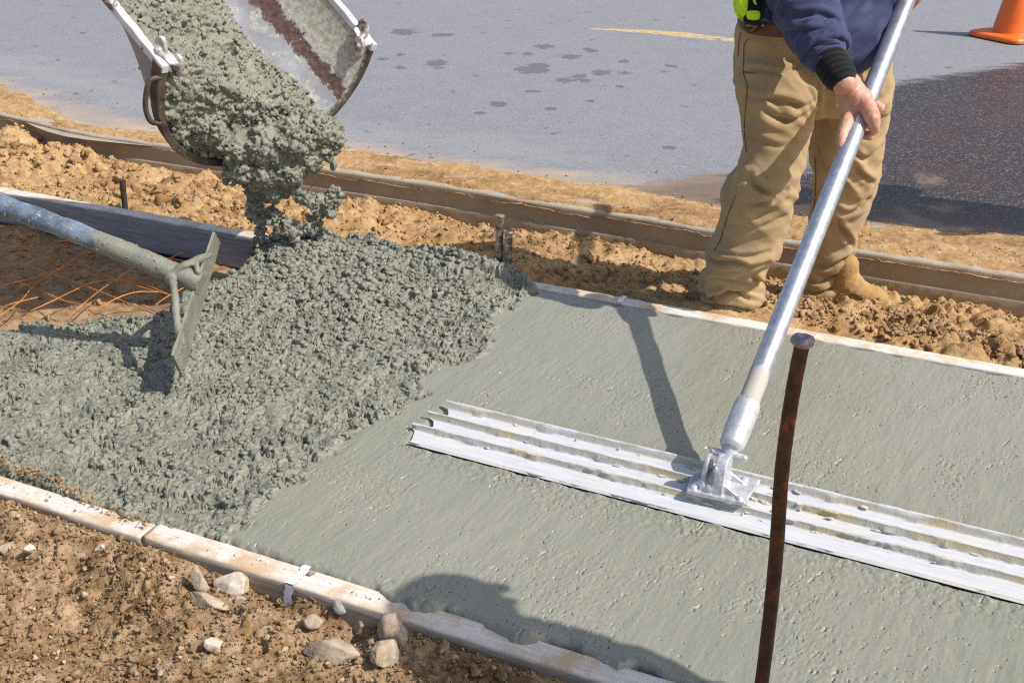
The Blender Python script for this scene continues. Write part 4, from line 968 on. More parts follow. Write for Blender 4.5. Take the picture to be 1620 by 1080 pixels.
# cement crust splashed on the float
def crusts():
    rs = np.random.RandomState(9); bm = bmesh.new()
    hjx = floc(G(1150, 728, 0.075)).x
    for i in range(105):
        if i < 70: x = hjx + rs.normal(0.02, 0.09); y = rs.choice([0.06, 0.09, 0.13, 0.16, 0.2])
        else: x = rs.uniform(0.2, 2.2); y = rs.choice([0.061, 0.128, 0.2, 0.198])
        x = min(max(x, 0.1), 2.2)
        r = rs.uniform(0.002, 0.0052); ball(bm, Vector((x, y + rs.normal(0, 0.003), 0.006 + rs.uniform(0, 0.008))), (r * rs.uniform(1, 4), r, r * 0.7), 2)
    def fold(V, Nn): return V + Nn * (0.0016 * fbm(V * 120, 3, 10))[:, None]
    cr_ = remesh('cement_crust', bm, 0.0022, 1, m_simple('dry_cement', (0.50, 0.49, 0.45), 0.85, var=0.2, sc_=40, bump=0.0012), BF, fold)
    cr_['kind'] = 'stuff'
crusts()

# ------------------------------------------------------------------ concrete placer (rake)
def placer():
    M_R = m_concrete('rake_coating')
    t = empty('concrete_placer', 'cement-coated concrete rake with a narrow steel blade and thick blue-grey handle at the left', 'rake')
    P1, P2, P3, P4 = G(338, 367, .30), G(347, 384, .215), G(288, 596, .055), G(272, 562, .15)
    t.location = G(288, 650, 0.0); o_ = t.location
    nn = (P4 - P1).cross(P2 - P1).normalized() * 0.006
    bm = bmesh.new(); ax = []
    poly = [P1, P2, P2.lerp(P3, 0.03) + Vector((0, 0, -0.004)), P3, P3.lerp(P4, 0.5) + (P3 - P2) * 0.012, P4]
    # subdivided plate
    nu, nv = 60, 12; rings = []
    def pt(a, b, side):
        p = P1.lerp(P4, a).lerp(P2.lerp(P3, a), b)
        if a < 0.06: p += (P2 - P1) * (0.06 - a) * 3.5 * (b - 0.0) * -0.0
        return p - o_ + nn * side
    V = []; 
    for sd_ in (0.5, -0.5):
        for i in range(nu + 1):
            for j in range(nv + 1):
                p = pt(i / nu, j / nv, sd_); c_ = 0.0016 * (fbm(np.array([[i * 0.35, j * 0.8, sd_ * 9]]), 3, 4)[0] + 0.4)
                V.append(p + nn.normalized() * sd_ * 2 * c_)
    n1 = (nu + 1) * (nv + 1); idx = lambda s_, i, j: s_ * n1 + i * (nv + 1) + j
    bv = [bm.verts.new(p) for p in V]
    for i in range(nu):
        for j in range(nv):
            bm.faces.new([bv[idx(0, *q)] for q in ((i, j), (i + 1, j), (i + 1, j + 1), (i, j + 1))]); bm.faces.new([bv[idx(1, *q)] for q in ((i, j + 1), (i + 1, j + 1), (i + 1, j), (i, j))])
    edge = [(i, 0) for i in range(nu)] + [(nu, j) for j in range(nv)] + [(i, nv) for i in range(nu, 0, -1)] + [(0, j) for j in range(nv, 0, -1)]
    for a, b in zip(edge, edge[1:] + edge[:1]): bm.faces.new([bv[idx(0, *a)], bv[idx(0, *b)], bv[idx(1, *b)], bv[idx(1, *a)]])
    from_bm('blade', bm, M_R, t)
    J = G(272, 438, .26)
    def arm(pts, r):
        bm = bmesh.new(); pp = spline(pts, 10); k = len(pp); rr = [r * (1 + 0.10 * math.sin(i * 0.9 + k)) for i in range(k)]
        return pp, rr
    bm = bmesh.new()
    mid = lambda a, b: P1.lerp(P4, a).lerp(P2.lerp(P3, a), b)
    for pts, r in (([J, G(284, 424, .285), G(305, 414, .29), mid(0.17, 0.35)], .0115), ([J, G(277, 470, .235), G(280, 510, .19), mid(0.86, 0.35)], .0115), ([G(309, 413, .29), G(314, 432, .27), mid(0.36, 0.5)], .009)):
        pp = spline(pts, 6); chain(bm, [((p - o_), r * (1 + 0.08 * math.sin(i))) for i, p in enumerate(pp)], 2)
    ball(bm, J - o_, 0.022)
    def fold(V, Nn): return V + Nn * (0.0014 * fbm(V * 50, 3, 14))[:, None]
    remesh('brace', bm, 0.0035, 2, M_R, t, fold)
    # handle
    H0 = G(318, 449, .235); H1 = G(-40, 318, .44)
    hd = (H1 - H0); pts = [H0 + hd * x for x in np.linspace(0, 1.9, 90)]
    sag = [p - o_ + Vector((0, 0, 0.02 * math.sin(x * 2.2))) for p, x in zip(pts, np.linspace(0, 1.9, 90))]
    k = N('handle_mat'); low = k.attr('low')
    c = k.mix(k.ramp(k.noise(18, 6, 0.7, k.map((1, 1, 1))), (0.40, 0), (0.6, 1)), (0.09, 0.12, 0.17), (0.20, 0.25, 0.32))
    c = k.mix(k.ramp(k.noise(30, 7, 0.75), (0.58, 0), (0.64, 0.9)), c, (0.42, 0.42, 0.38))
    f_ = k.ramp(k.math('ADD', low, k.math('MULTIPLY', k.math('SUBTRACT', k.noise(16, 8, 0.78), 0.5), 2.6)), (0.46, 0), (0.60, 1))
    c = k.mix(f_, c, (0.215, 0.215, 0.175))
    mh = k.out(c, 0.34, 0.0, k.bump(k.noise(70, 6, 0.7), 0.003, k.mix(low, (0.15,) * 3, (1,) * 3)), 0.5)
    o = tube('handle', sag, [0.0305 + 0.0012 * math.sin(i * 0.8) + 0.0009 * math.sin(i * 2.3) for i in range(90)], mh, t, 36)
    V = get_v(o.data); A = np.array(sag[0]); d = np.linalg.norm(V - A, axis=1); attr(o.data, 'low', 1 - sstep(0.15, 0.55, d))
    Nn = get_n(o.data); lw = 1 - sstep(0.2, 0.7, d); set_v(o.data, V + Nn * (lw * 0.003 * fbm(V * 35, 3, 3))[:, None])
placer()
def cake():
    t = bpy.data.objects['concrete_placer']; rs = np.random.RandomState(61)
    for nm, n, r0, r1, zmax in (('blade', 260, .0016, .0055, 0.14), ('brace', 120, .0014, .0040, 9), ('handle', 420, .0012, .0042, 9)):
        o = [c for c in t.children if c.name.split('.')[0] == nm][0]; V = get_v(o.data); Nn = get_n(o.data); ix = rs.choice(len(V), n * 3)
        if nm == 'handle': d = np.linalg.norm(V[ix] - V[0], axis=1); ix = ix[d < 0.75]
        ix = ix[V[ix][:, 2] + t.location.z < zmax][:n] if nm == 'blade' else ix[:n]
        c = clumps('cement_cake', V[ix], r0 * (r1 / r0) ** (rs.uniform(0, 1, len(ix)) ** 2), Nn[ix], M_CON, o, 62, 0.0); c['kind'] = 'stuff'
cake()

# ------------------------------------------------------------------ traffic cone
def cone():
    c0 = G(1600, 59, -0.008); t = empty('traffic_cone', 'orange traffic cone on the road behind the worker', 'cone'); t.location = c0; t.rotation_euler = (0, 0, R_(28))
    M_O = m_simple('orange_plastic', (0.90, 0.16, 0.015), 0.45, var=0.08, sc_=8, dirt=(0.5, 0.13, 0.05), dirt_amt=(0.62, 0.72))
    bm = bmesh.new(); n = 64; rings = []
    for z, r in [(0, .215), (0.006, .222), (0.022, .222), (0.032, .214), (0.036, .195), (0.040, .16)]:
        ring = []
        for j in range(n):
            a = 2 * math.pi * j / n; c_, s_ = math.cos(a), math.sin(a); k_ = (abs(c_) ** 7 + abs(s_) ** 7) ** (-1 / 7)
            ring.append(Vector((r * c_ * k_, r * s_ * k_, z)))
        rings.append(ring)
    loft(bm, rings); from_bm('base', bm, M_O, t)
    bm = bmesh.new(); rings = []
    for z, r in [(0.030, .148), (0.042, .140), (0.055, .134), (0.30, .092), (0.55, .048), (0.70, .026), (0.712, .020), (0.712, .014), (0.60, .010)]:
        rings.append([Vector((r * math.cos(2 * math.pi * j / 48), r * math.sin(2 * math.pi * j / 48), z)) for j in range(48)])
    loft(bm, rings); from_bm('body', bm, M_O, t)
cone()

# ------------------------------------------------------------------ truck chute
CL0, CR0 = T(265, 105, 3.35), T(588, 72, 3.85)
CL1, CR1 = T(15, -204, 3.22), T(360, -200, 3.68)
CQ = Vector((-0.323, -0.777 * sp + 0.531 * cp, -0.777 * cp - 0.531 * sp)).normalized()
CL2 = CL1 + (CL1 - CL0) * 0.6; CR2 = CR1 + (CR1 - CR0) * 0.6
CQ2 = Vector((0.50, -0.68 * sp + 0.50 * cp, -0.68 * cp - 0.50 * sp)).normalized()
def c_frame(s):
    """rim points and the downward vector of the trough at s (0 = lip)"""
    L = CL0.lerp(CL2, s); R = CR0.lerp(CR2, s); w_ = (R - L); d = ((CL2 + CR2) - (CL0 + CR0)).normalized()
    q = CQ
    return L, R, q
def c_pt(s, phi, off=0.0, ex=2.5, depth=0.98):
    L, R, q = c_frame(s); c_ = (L + R) / 2; w_ = (R - L) / 2; r = w_.length
    a, b = -math.cos(phi), math.sin(phi)
    ex = 2.5 if a < 0 else 2.5 - 0.45 * min(1, a * 1.6)
    k = (abs(a) ** ex + abs(b) ** ex) ** (-1 / ex)
    f = 1 + off / r
    if s > 0:      # above the lip the near wall stands steeper
        m_ = 0.85 * float(sstep(0.0, 0.34, s)) * float(1 - sstep(-1.0, 0.3, a * k)); q = (q.lerp(CQ2, m_)).normalized()
    return c_ + w_ * (a * k * f) + q * (b * k * r * depth * f)
def m_chute():
    k = N('chute_steel')
    c = k.mix(k.ramp(k.noise(5, 5, 0.6), (0.4, 0), (0.6, 1)), (0.25, 0.255, 0.285), (0.36, 0.365, 0.395))
    sc_ = k.map((1, 1, 1)); 
    rn = k.noise(7, 7, 0.72); rn2 = k.noise(60, 5, 0.7)
    yel = k.ramp(k.math('ADD', k.attr('high'), k.math('MULTIPLY', k.math('SUBTRACT', k.noise(24, 7, 0.75), 0.5), 1.6)), (0.50, 0), (0.62, 0.85))
    c = k.mix(yel, c, k.mix(k.ramp(rn2, (0.4, 0), (0.6, 1)), (0.36, 0.335, 0.26), (0.58, 0.57, 0.52)))
    rust = k.ramp(k.math('ADD', k.attr('rust'), k.math('MULTIPLY', k.math('SUBTRACT', k.noise(22, 9, 0.8), 0.5), 1.5)), (0.50, 0), (0.53, 1))
    c = k.mix(rust, c, k.mix(k.ramp(rn2, (0.35, 0), (0.65, 1)), (0.065, 0.040, 0.034), (0.17, 0.105, 0.088)))
    lipm = k.ramp(k.math('ADD', k.attr('lip'), k.math('MULTIPLY', k.math('SUBTRACT', k.noise(30, 7, 0.75), 0.5), 0.8)), (0.48, 0), (0.56, 1))
    c = k.mix(lipm, c, k.mix(k.ramp(rn2, (0.4, 0), (0.62, 1)), (0.085, 0.065, 0.055), (0.34, 0.32, 0.28)))
    return k.out(c, 0.5, 0.25, k.bump(rn2, 0.0015, 0.5, k.bump(rust, 0.004, 0.5)), 0.4)
M_CH = m_chute()
M_RIM = m_simple('chute_rim_paint', (0.52, 0.52, 0.56), 0.45, 0.1, var=0.18, sc_=12, bump=0.0008, dirt=(0.14, 0.10, 0.085), dirt_amt=(0.58, 0.62))
M_LIP = m_simple('chute_lip_steel', (0.10, 0.075, 0.062), 0.55, 0.3, var=0.4, sc_=20, bump=0.002, bsc=120, dirt=(0.42, 0.40, 0.36), dirt_amt=(0.60, 0.68))
def chute():
    t = empty('concrete_chute', 'white and rusty steel concrete chute pouring fresh concrete from above', 'chute'); o_ = c_pt(0, math.pi / 2); t.location = o_
    ns, nphi = 120, 90; S = np.linspace(0, 1, ns); PH = np.linspace(0, math.pi, nphi)
    V = []; rust = []; high = []; lip = []
    for off in (0.0, 0.010):
        for s in S:
            for ph in PH:
                V.append(c_pt(s, ph, off) - o_); dg = ph / math.pi
                rust.append(math.exp(-((dg - 0.825) / (0.030 + 0.05 * s)) ** 2) * 0.72 if off == 0 else 0.3)
                high.append((0.5 + 0.5 * float(sstep(0.82, 0.92, dg)) * (1 - 0.0 * s)) * (dg > 0.7) * (off == 0) - 0.6 * (dg < 0.5)); lip.append(max(0, 0.95 - s / 0.030) if off == 0 else 0)
    n1 = ns * nphi; F = grid_faces(nphi, ns); F2 = F[:, ::-1] + n1
    i = lambda a, b: a * nphi + b
    E = [[i(0, j), i(0, j) + n1, i(0, j + 1) + n1, i(0, j + 1)] for j in range(nphi - 1)] + [[i(a, 0), i(a + 1, 0), i(a + 1, 0) + n1, i(a, 0) + n1] for a in range(ns - 1)] + [[i(a, nphi - 1), i(a, nphi - 1) + n1, i(a + 1, nphi - 1) + n1, i(a + 1, nphi - 1)] for a in range(ns - 1)] + [[i(ns - 1, j), i(ns - 1, j + 1), i(ns - 1, j + 1) + n1, i(ns - 1, j) + n1] for j in range(nphi - 1)]
    me = mesh_np('trough', V, np.concatenate([F, F2, np.array(E)]))
    attr(me, 'rust', rust); attr(me, 'high', high); attr(me, 'lip', lip)
    bm = bmesh.new(); bm.from_mesh(me); bmesh.ops.recalc_face_normals(bm, faces=bm.faces); bm.to_mesh(me); bm.free(); me.set_sharp_from_angle(angle=R_(45))
    link('trough', me, M_CH, t)
    for side in (0, 1):
        bm = bmesh.new(); rings = []; wd = 0.0125
        for s in np.linspace(-0.004, 1, 60):
            L, R, q = c_frame(s); w_ = (R - L).normalized(); P = (L if side == 0 else R)
            a = w_ * (-1 if side == 0 else 1)
            j = 0.0012 * math.sin(s * 90)
            rings.append([P - o_ + a * x + q * y for x, y in [(-0.004, -0.006 + j), (wd * 1.7, -0.006 + j), (wd * 1.7, 0.020), (-0.004, 0.020)]])
        loft(bm, rings); from_bm('rim', bm, M_RIM, t, True, 0.003)
    # stiffening band bent round the lip
    bm = bmesh.new(); rings = []
    for ph in np.linspace(0.0, math.pi, 70):
        d = (c_pt(0.02, ph) - c_pt(0.0, ph)).normalized(); p = c_pt(0, ph, 0.004); n_ = (c_pt(0, ph, 0.02) - p).normalized()
        wb = 0.0165 if ph < 1.9 else 0.0165 - 0.009 * min(1, (ph - 1.9) / 0.6)
        rings.append([p - o_ + n_ * x + d * y for x, y in [(-0.005, -0.004), (wb * 1.25, -0.004), (wb * 1.25, 0.034), (-0.0, 0.034)]])
    loft(bm, rings); 
    ob = from_bm('lip_band', bm, M_LIP, t, True, 0.003)
    # hook handle outside on the left, lugs on both rims
    d = (CL2 - CL0).normalized(); L, R, q = c_frame(0.0); wv = (R - L).normalized()
    pts = [c_pt(0.004, 0.10, 0.012), c_pt(0.008, 0.13, 0.045), c_pt(0.006, 0.30, 0.055), c_pt(0.005, 0.44, 0.045), c_pt(0.004, 0.50, 0.018)]
    tube('hook', [p - o_ for p in spline(pts, 8)], 0.0085, M_LIP, t, 14)
    for side, nm in ((0, 'lug'), (1, 'lug')):
        P = L if side == 0 else R; sg = 1 if side == 0 else -1
        base = P + d * 0.045
        bm = bmesh.new()
        for k_ in (0, 1):
            off = d * (0.0 if k_ == 0 else -0.035) + wv * (0.002 if k_ == 0 else 0.036) * sg
            ring = []
            for a in np.linspace(0, 2 * math.pi, 24, endpoint=False):
                ring.append(base - o_ + off + d * (0.026 * math.cos(a)) * 0.9 - q * (0.020 + 0.034 * math.sin(a)) * 1.0 + q * (0.03 if k_ else 0.0))
            prism(bm, ring, wv * 0.013 * sg)
        chain(bm, [(base - o_ - q * 0.01, 0.014), (base - o_ + wv * 0.04 * sg - d * 0.03 + q * 0.01, 0.013)], 2)
        prism(bm, [base - o_ + d * 0.03 - q * 0.004, base - o_ - d * 0.05 - q * 0.004, base - o_ - d * 0.05 + wv * 0.05 * sg + q * 0.004, base - o_ + d * 0.02 + wv * 0.03 * sg], -q * 0.010)
        def fold(V, Nn): return V + Nn * (0.0018 * fbm(V * 45, 3, 18))[:, None]
        remesh(nm, bm, 0.003, 2, m_simple('lug_steel', (0.50, 0.48, 0.48), 0.5, 0.3, var=0.2, sc_=20, bump=0.001, dirt=(0.16, 0.11, 0.09), dirt_amt=(0.5, 0.6)), t, fold)
    return t
chute()



def pour():
    """the concrete lying in the chute and running off its lip, one mass"""
    bm = bmesh.new(); rings = []
    for s in np.linspace(0.0, 0.86, 44):
        e = float(np.clip(s / 0.06, 0, 1))
        p0 = 0.20 + 0.05 * math.sin(s * 9) + 0.10 * (1 - e); p1 = math.pi * (0.735 + 0.012 * math.sin(s * 13 + 1))
        bot = [c_pt(s, ph, -0.004) for ph in np.linspace(p0, p1, 22)]
        A, B = bot[0], bot[-1]; L, R, q = c_frame(s)
        top = []
        for f in np.linspace(1, 0, 22)[1:-1]:
            b_ = 0.055 * math.sin(math.pi * f ** 0.75) + 0.02 * math.sin(f * 7 + s * 12)
            top.append(A.lerp(B, f) - q * b_)
        rings.append(bot + top)
    loft(bm, rings)
    bl = [(330, 205, 30, 3.60), (352, 228, 28, 3.66), (375, 232, 36, 3.68), (420, 232, 42, 3.70), (462, 222, 44, 3.72), (500, 205, 36, 3.74), (524, 205, 22, 3.78), (526, 222, 22, 3.78), (512, 238, 22, 3.78), (385, 268, 30, 3.72), (418, 275, 34, 3.74), (452, 268, 36, 3.76), (484, 252, 30, 3.78),
          (368, 262, 14, 3.72), (361, 276, 9, 3.74), (359, 286, 6, 3.75), (400, 300, 20, 3.80), (428, 306, 24, 3.80), (458, 300, 22, 3.82),
          (404, 322, 18, 3.86), (398, 338, 15, 3.88), (412, 345, 16, 3.88), (432, 342, 19, 3.88), (450, 356, 20, 3.90), (464, 368, 18, 3.92), (457, 382, 15, 3.96), (440, 368, 12, 3.92), (470, 352, 9, 3.90),
          (412, 368, 12, 3.92), (405, 384, 13, 3.96), (400, 398, 13, 3.98), (408, 408, 11, 4.0), (416, 392, 9, 3.97),
          (474, 308, 16, 3.84), (488, 318, 15, 3.86), (500, 330, 14, 3.88), (512, 318, 17, 3.88), (526, 306, 15, 3.88), (530, 322, 12, 3.89), (520, 334, 13, 3.90), (536, 308, 8, 3.88),
          (505, 342, 12, 3.92), (494, 346, 9, 3.92), (506, 356, 9, 3.95), (509, 366, 10, 3.98), (508, 377, 11, 4.0), (512, 388, 13, 4.04), (498, 386, 9, 4.04), (522, 394, 9, 4.06)]
    rs = np.random.RandomState(15)
    for (u, v, r, t) in bl:
        p = T(u, v, t); r = r / FPX * t * (0.75 if v > 295 else 0.88); ball(bm, p, (r, r * 1.0, r * 0.95), 3)
        for i in range(5):
            dv = Vector(rs.normal(0, 1, 3)).normalized(); ball(bm, p + dv * r * 0.85, (r * rs.uniform(0.15, 0.42), r * rs.uniform(0.15, 0.42), r * rs.uniform(0.15, 0.42)), 2)
    def fold(V, Nn):
        w_ = V + 0.008 * np.stack([fbm(V * 22, 2, 151), fbm(V * 22, 2, 152), fbm(V * 22, 2, 153)], 1)
        f1, f2, rv = worley(w_ * 26, 154); g1, g2, rg = worley(w_ * 60, 155)
        d1 = np.sqrt(np.maximum(0, 1 - (f1 * 1.15) ** 2)); d2 = np.sqrt(np.maximum(0, 1 - (g1 * 1.15) ** 2))
        pit = sstep(0.28, 0.42, fbm(w_ * 19, 4, 156, 0.6)) + 0.5 * sstep(0.3, 0.45, fbm(w_ * 42, 3, 158, 0.6))
        fa = flake(w_, 28, 159, 0.3)[0]; fb_ = flake(w_ + 5, 60, 160, 0.3)[0]
        h = 0.008 * d1 * (0.1 + 1.2 * rv) + 0.0075 * fa + 0.0035 * fb_ + 0.003 * d2 * rg - 0.014 * pit + 0.004 * (1 - 1.5 * np.abs(fbm(w_ * 30, 3, 157, 0.6))) - 0.006
        return V + Nn * h[:, None]
    o = remesh('pouring_concrete', bm, 0.0052, 1, M_CON, None, fold, 0.5)
    V_ = get_v(o.data); N_ = get_n(o.data); rs = np.random.RandomState(43); ix = rs.choice(len(V_), 5200, replace=False)
    ix = ix[(N_[ix, 2] > -0.5)]; cl_ = clumps('clumps', V_[ix], 0.0030 * (4.2 ** (rs.uniform(0, 1, len(ix)) ** 2.0)), N_[ix], M_CON, o, 44, 0.2); cl_['kind'] = 'stuff'
    tag(o, 'lumpy grey concrete sliding down the chute and falling onto the slab', 'concrete pour')
    c = link('concrete_clod', rock_mesh('clod', 0.016, 91, 4, (0.7, 0.7, 1.25), 5), M_CON); c.location = T(527, 262, 3.8); c.rotation_euler = (0, 0.4, 0)
    tag(c, 'small clod of wet concrete falling free right of the pour', 'concrete clod')
pour()

# ------------------------------------------------------------------ people
M_SKIN = None
def m_skin():
    k = N('skin'); c = k.mix(k.ramp(k.noise(24, 4, 0.6), (0.35, 0), (0.65, 1)), (0.50, 0.250, 0.175), (0.62, 0.355, 0.255))
    c = k.mix(k.ramp(k.noise(70, 4, 0.7), (0.60, 0), (0.70, 0.5)), c, (0.44, 0.17, 0.11))
    k.b.inputs['Subsurface Weight'].default_value = 0.08; k.b.inputs['Subsurface Radius'].default_value = (0.01, 0.004, 0.002)
    return k.out(c, 0.48, 0.0, k.bump(k.noise(260, 5, 0.7), 0.0009, 0.7, k.bump(k.noise(60, 4, 0.6), 0.0014, 0.5)), 0.4)
M_SKIN = m_skin()
def m_cloth(name, col, var=0.2, weave=900, dirt=None, amt=(0.52, 0.66), sc_=7, fuzz=0.0006, rough=0.9):
    k = N(name); c = k.mix(k.ramp(k.noise(sc_, 6, 0.65), (0.35, 0), (0.65, 1)), tuple(x * (1 - var) for x in col), tuple(x * (1 + var) for x in col))
    if dirt: c = k.mix(k.ramp(k.noise(5.5, 7, 0.7, k.map((1, 1, 1), (0.4, 1, 2))), (amt[0], 0), (amt[1], 0.75)), c, dirt)
    nrm = k.bump(k.noise(weave, 2, 0.6), fuzz, 0.7); nrm = k.bump(k.noise(90, 5, 0.65), 0.0012, 0.5, nrm)
    k.b.inputs['Sheen Weight'].default_value = 0.15
    return k.out(c, rough, 0.0, nrm, 0.15)
M_PANTS = m_cloth('khaki_canvas', (0.405, 0.290, 0.155), 0.13, 900, (0.30, 0.205, 0.10), (0.48, 0.66))
M_NAVY = m_cloth('navy_fleece', (0.046, 0.054, 0.118), 0.22, 420, (0.09, 0.10, 0.18), (0.54, 0.70), 9, 0.0010)
M_BOOT = m_cloth('tan_leather', (0.37, 0.225, 0.085), 0.18, 300, (0.33, 0.21, 0.10), rough=0.7)
M_BLACK = m_cloth('black_knit', (0.012, 0.012, 0.014), 0.2, 500)
M_HAIR = m_cloth('hair', (0.06, 0.045, 0.035), 0.3, 300)
def ring(c, rx, ry, rot=0.0, n=40, tilt=None, ex=2.2):
    out = []
    for j in range(n):
        a = 2 * math.pi * j / n; x, y = math.cos(a), math.sin(a); k = (abs(x) ** ex + abs(y) ** ex) ** (-1 / ex)
        p = Vector((rx * x * k, ry * y * k, 0)); p.rotate(Matrix.Rotation(rot, 3, 'Z'))
        if tilt is not None: p.z += tilt.x * p.x + tilt.y * p.y
        out.append(c + p)
    return out
def seg_loft(bm, secs, n=40, depth=1.0, sub=6, tilt=None):
    """secs: (v, u_left, u_right, Y[, depth factor]) outline rows of one leg or trunk"""
    pts = []
    for s_ in secs:
        v, a, b, Y = s_[:4]; Y = Y + 0.06 * min(1, max(0, (420 - v) / 220)); k = s_[4] if len(s_) > 4 else depth
        A = PY(a, v, Y); B = PY(b, v, Y); pts.append((*((A + B) / 2), (B - A).length / 2, (B - A).length / 2 * k))
    pts = subdiv(pts, sub)
    loft(bm, [ring(Vector(p[:3]), max(p[3], .01), max(p[4], .01), 0, n, tilt) for p in pts])
def face_head(bm, c, r, look, up=Vector((0, 0, 1))):
    """skull, jaw, nose, brow, lips, ears as one skin; look = unit vector"""
    f = look.normalized(); s = f.cross(up).normalized(); u = s.cross(f).normalized(); M = Matrix((s, f, u)).transposed()
    ball(bm, c + u * 0.02 * 1, (r * 0.80, r * 0.98, r * 0.95), 3, M)
    ball(bm, c - u * r * 0.55 + f * r * 0.22, (r * 0.58, r * 0.66, r * 0.62), 3, M)
    ball(bm, c - u * r * 1.05 + f * r * 0.52, (r * 0.28, r * 0.26, r * 0.22), 2, M)
    chain(bm, [(c + f * r * 0.93 + u * r * 0.02, r * 0.10), (c + f * r * 1.14 - u * r * 0.38, r * 0.15)], 2)
    for q in (-1, 1):
        ball(bm, c + s * q * r * 0.82 - u * r * 0.15, (r * 0.10, r * 0.20, r * 0.30), 2, M)
        ball(bm, c + s * q * r * 0.33 + f * r * 0.88 + u * r * 0.16, (r * 0.24, r * 0.10, r * 0.08), 2, M)
        ball(bm, c + s * q * r * 0.11 + f * r * 1.06 - u * r * 0.42, (r * 0.08, r * 0.08, r * 0.07), 2, M)
    ball(bm, c + f * r * 0.93 - u * r * 0.68, (r * 0.27, r * 0.10, r * 0.055), 2, M); ball(bm, c + f * r * 0.92 - u * r * 0.78, (r * 0.23, r * 0.10, r * 0.06), 2, M)
    return s, f, u
def head_parts(parent, o_, c, r, s, f, u, hat_col):
    M = Matrix((s, f, u)).transposed()
    for q in (-1, 1):
        bm = bmesh.new(); ball(bm, c + s * q * r * 0.33 + f * r * 0.86 + u * r * 0.0 - o_, r * 0.13, 2)
        from_bm('eye', bm, m_simple('eye_white', (0.7, 0.68, 0.64), 0.2, var=0.02), parent)
    bm = bmesh.new(); ball(bm, c + u * r * 0.16 - f * r * 0.14 - o_, (r * 0.88, r * 0.98, r * 0.92), 3, M)
    bmesh.ops.delete(bm, geom=[v for v in bm.verts if (v.co - (c - o_)).dot(f) > r * 0.45 and (v.co - (c - o_)).dot(u) < r * 0.55 or (v.co - (c - o_)).dot(u) < -r * 0.45], context='VERTS')
    from_bm('hair', bm, M_HAIR, parent)
    if hat_col:
        bm = bmesh.new(); ball(bm, c + u * r * 0.38 - o_, (r * 1.05, r * 1.22, r * 1.0), 3, M)
        bmesh.ops.bisect_plane(bm, geom=bm.verts[:] + bm.edges[:] + bm.faces[:], plane_co=c + u * r * 0.40 - o_, plane_no=u, clear_inner=True)
        prism(bm, [c + u * r * 0.38 - o_ + s * (r * 1.12 * math.cos(a)) + f * (r * (1.28 if math.sin(a) < 0 else 1.62) * math.sin(a)) for a in np.linspace(0, 2 * math.pi, 40, endpoint=False)], u * r * 0.05)
        from_bm('hard_hat', bm, m_simple('hard_hat_plastic', hat_col, 0.35, var=0.04), parent)
        
def folds_leg(V, Nn, amp, zc):
    """creases that run round the leg, stacking up towards the ankle"""
    q = V * [5.0, 5.0, 12]; q[:, 2] += 2.2 * np.sin(V[:, 0] * 9 + V[:, 1] * 6) + V[:, 0] * 9
    n1 = fbm(q, 2, 161); r1 = 1 - np.sqrt(n1 * n1 + 0.012) * 2.4
    n2 = noise(V * [14, 14, 34] + [0, 0, 4], 163); r2 = 1 - np.abs(n2) * 2.5
    n3 = noise(V * [5, 5, 6], 165)
    return V + Nn * (amp * (0.0135 * r1 + 0.0012 * r2 + 0.010 * n3))[:, None]

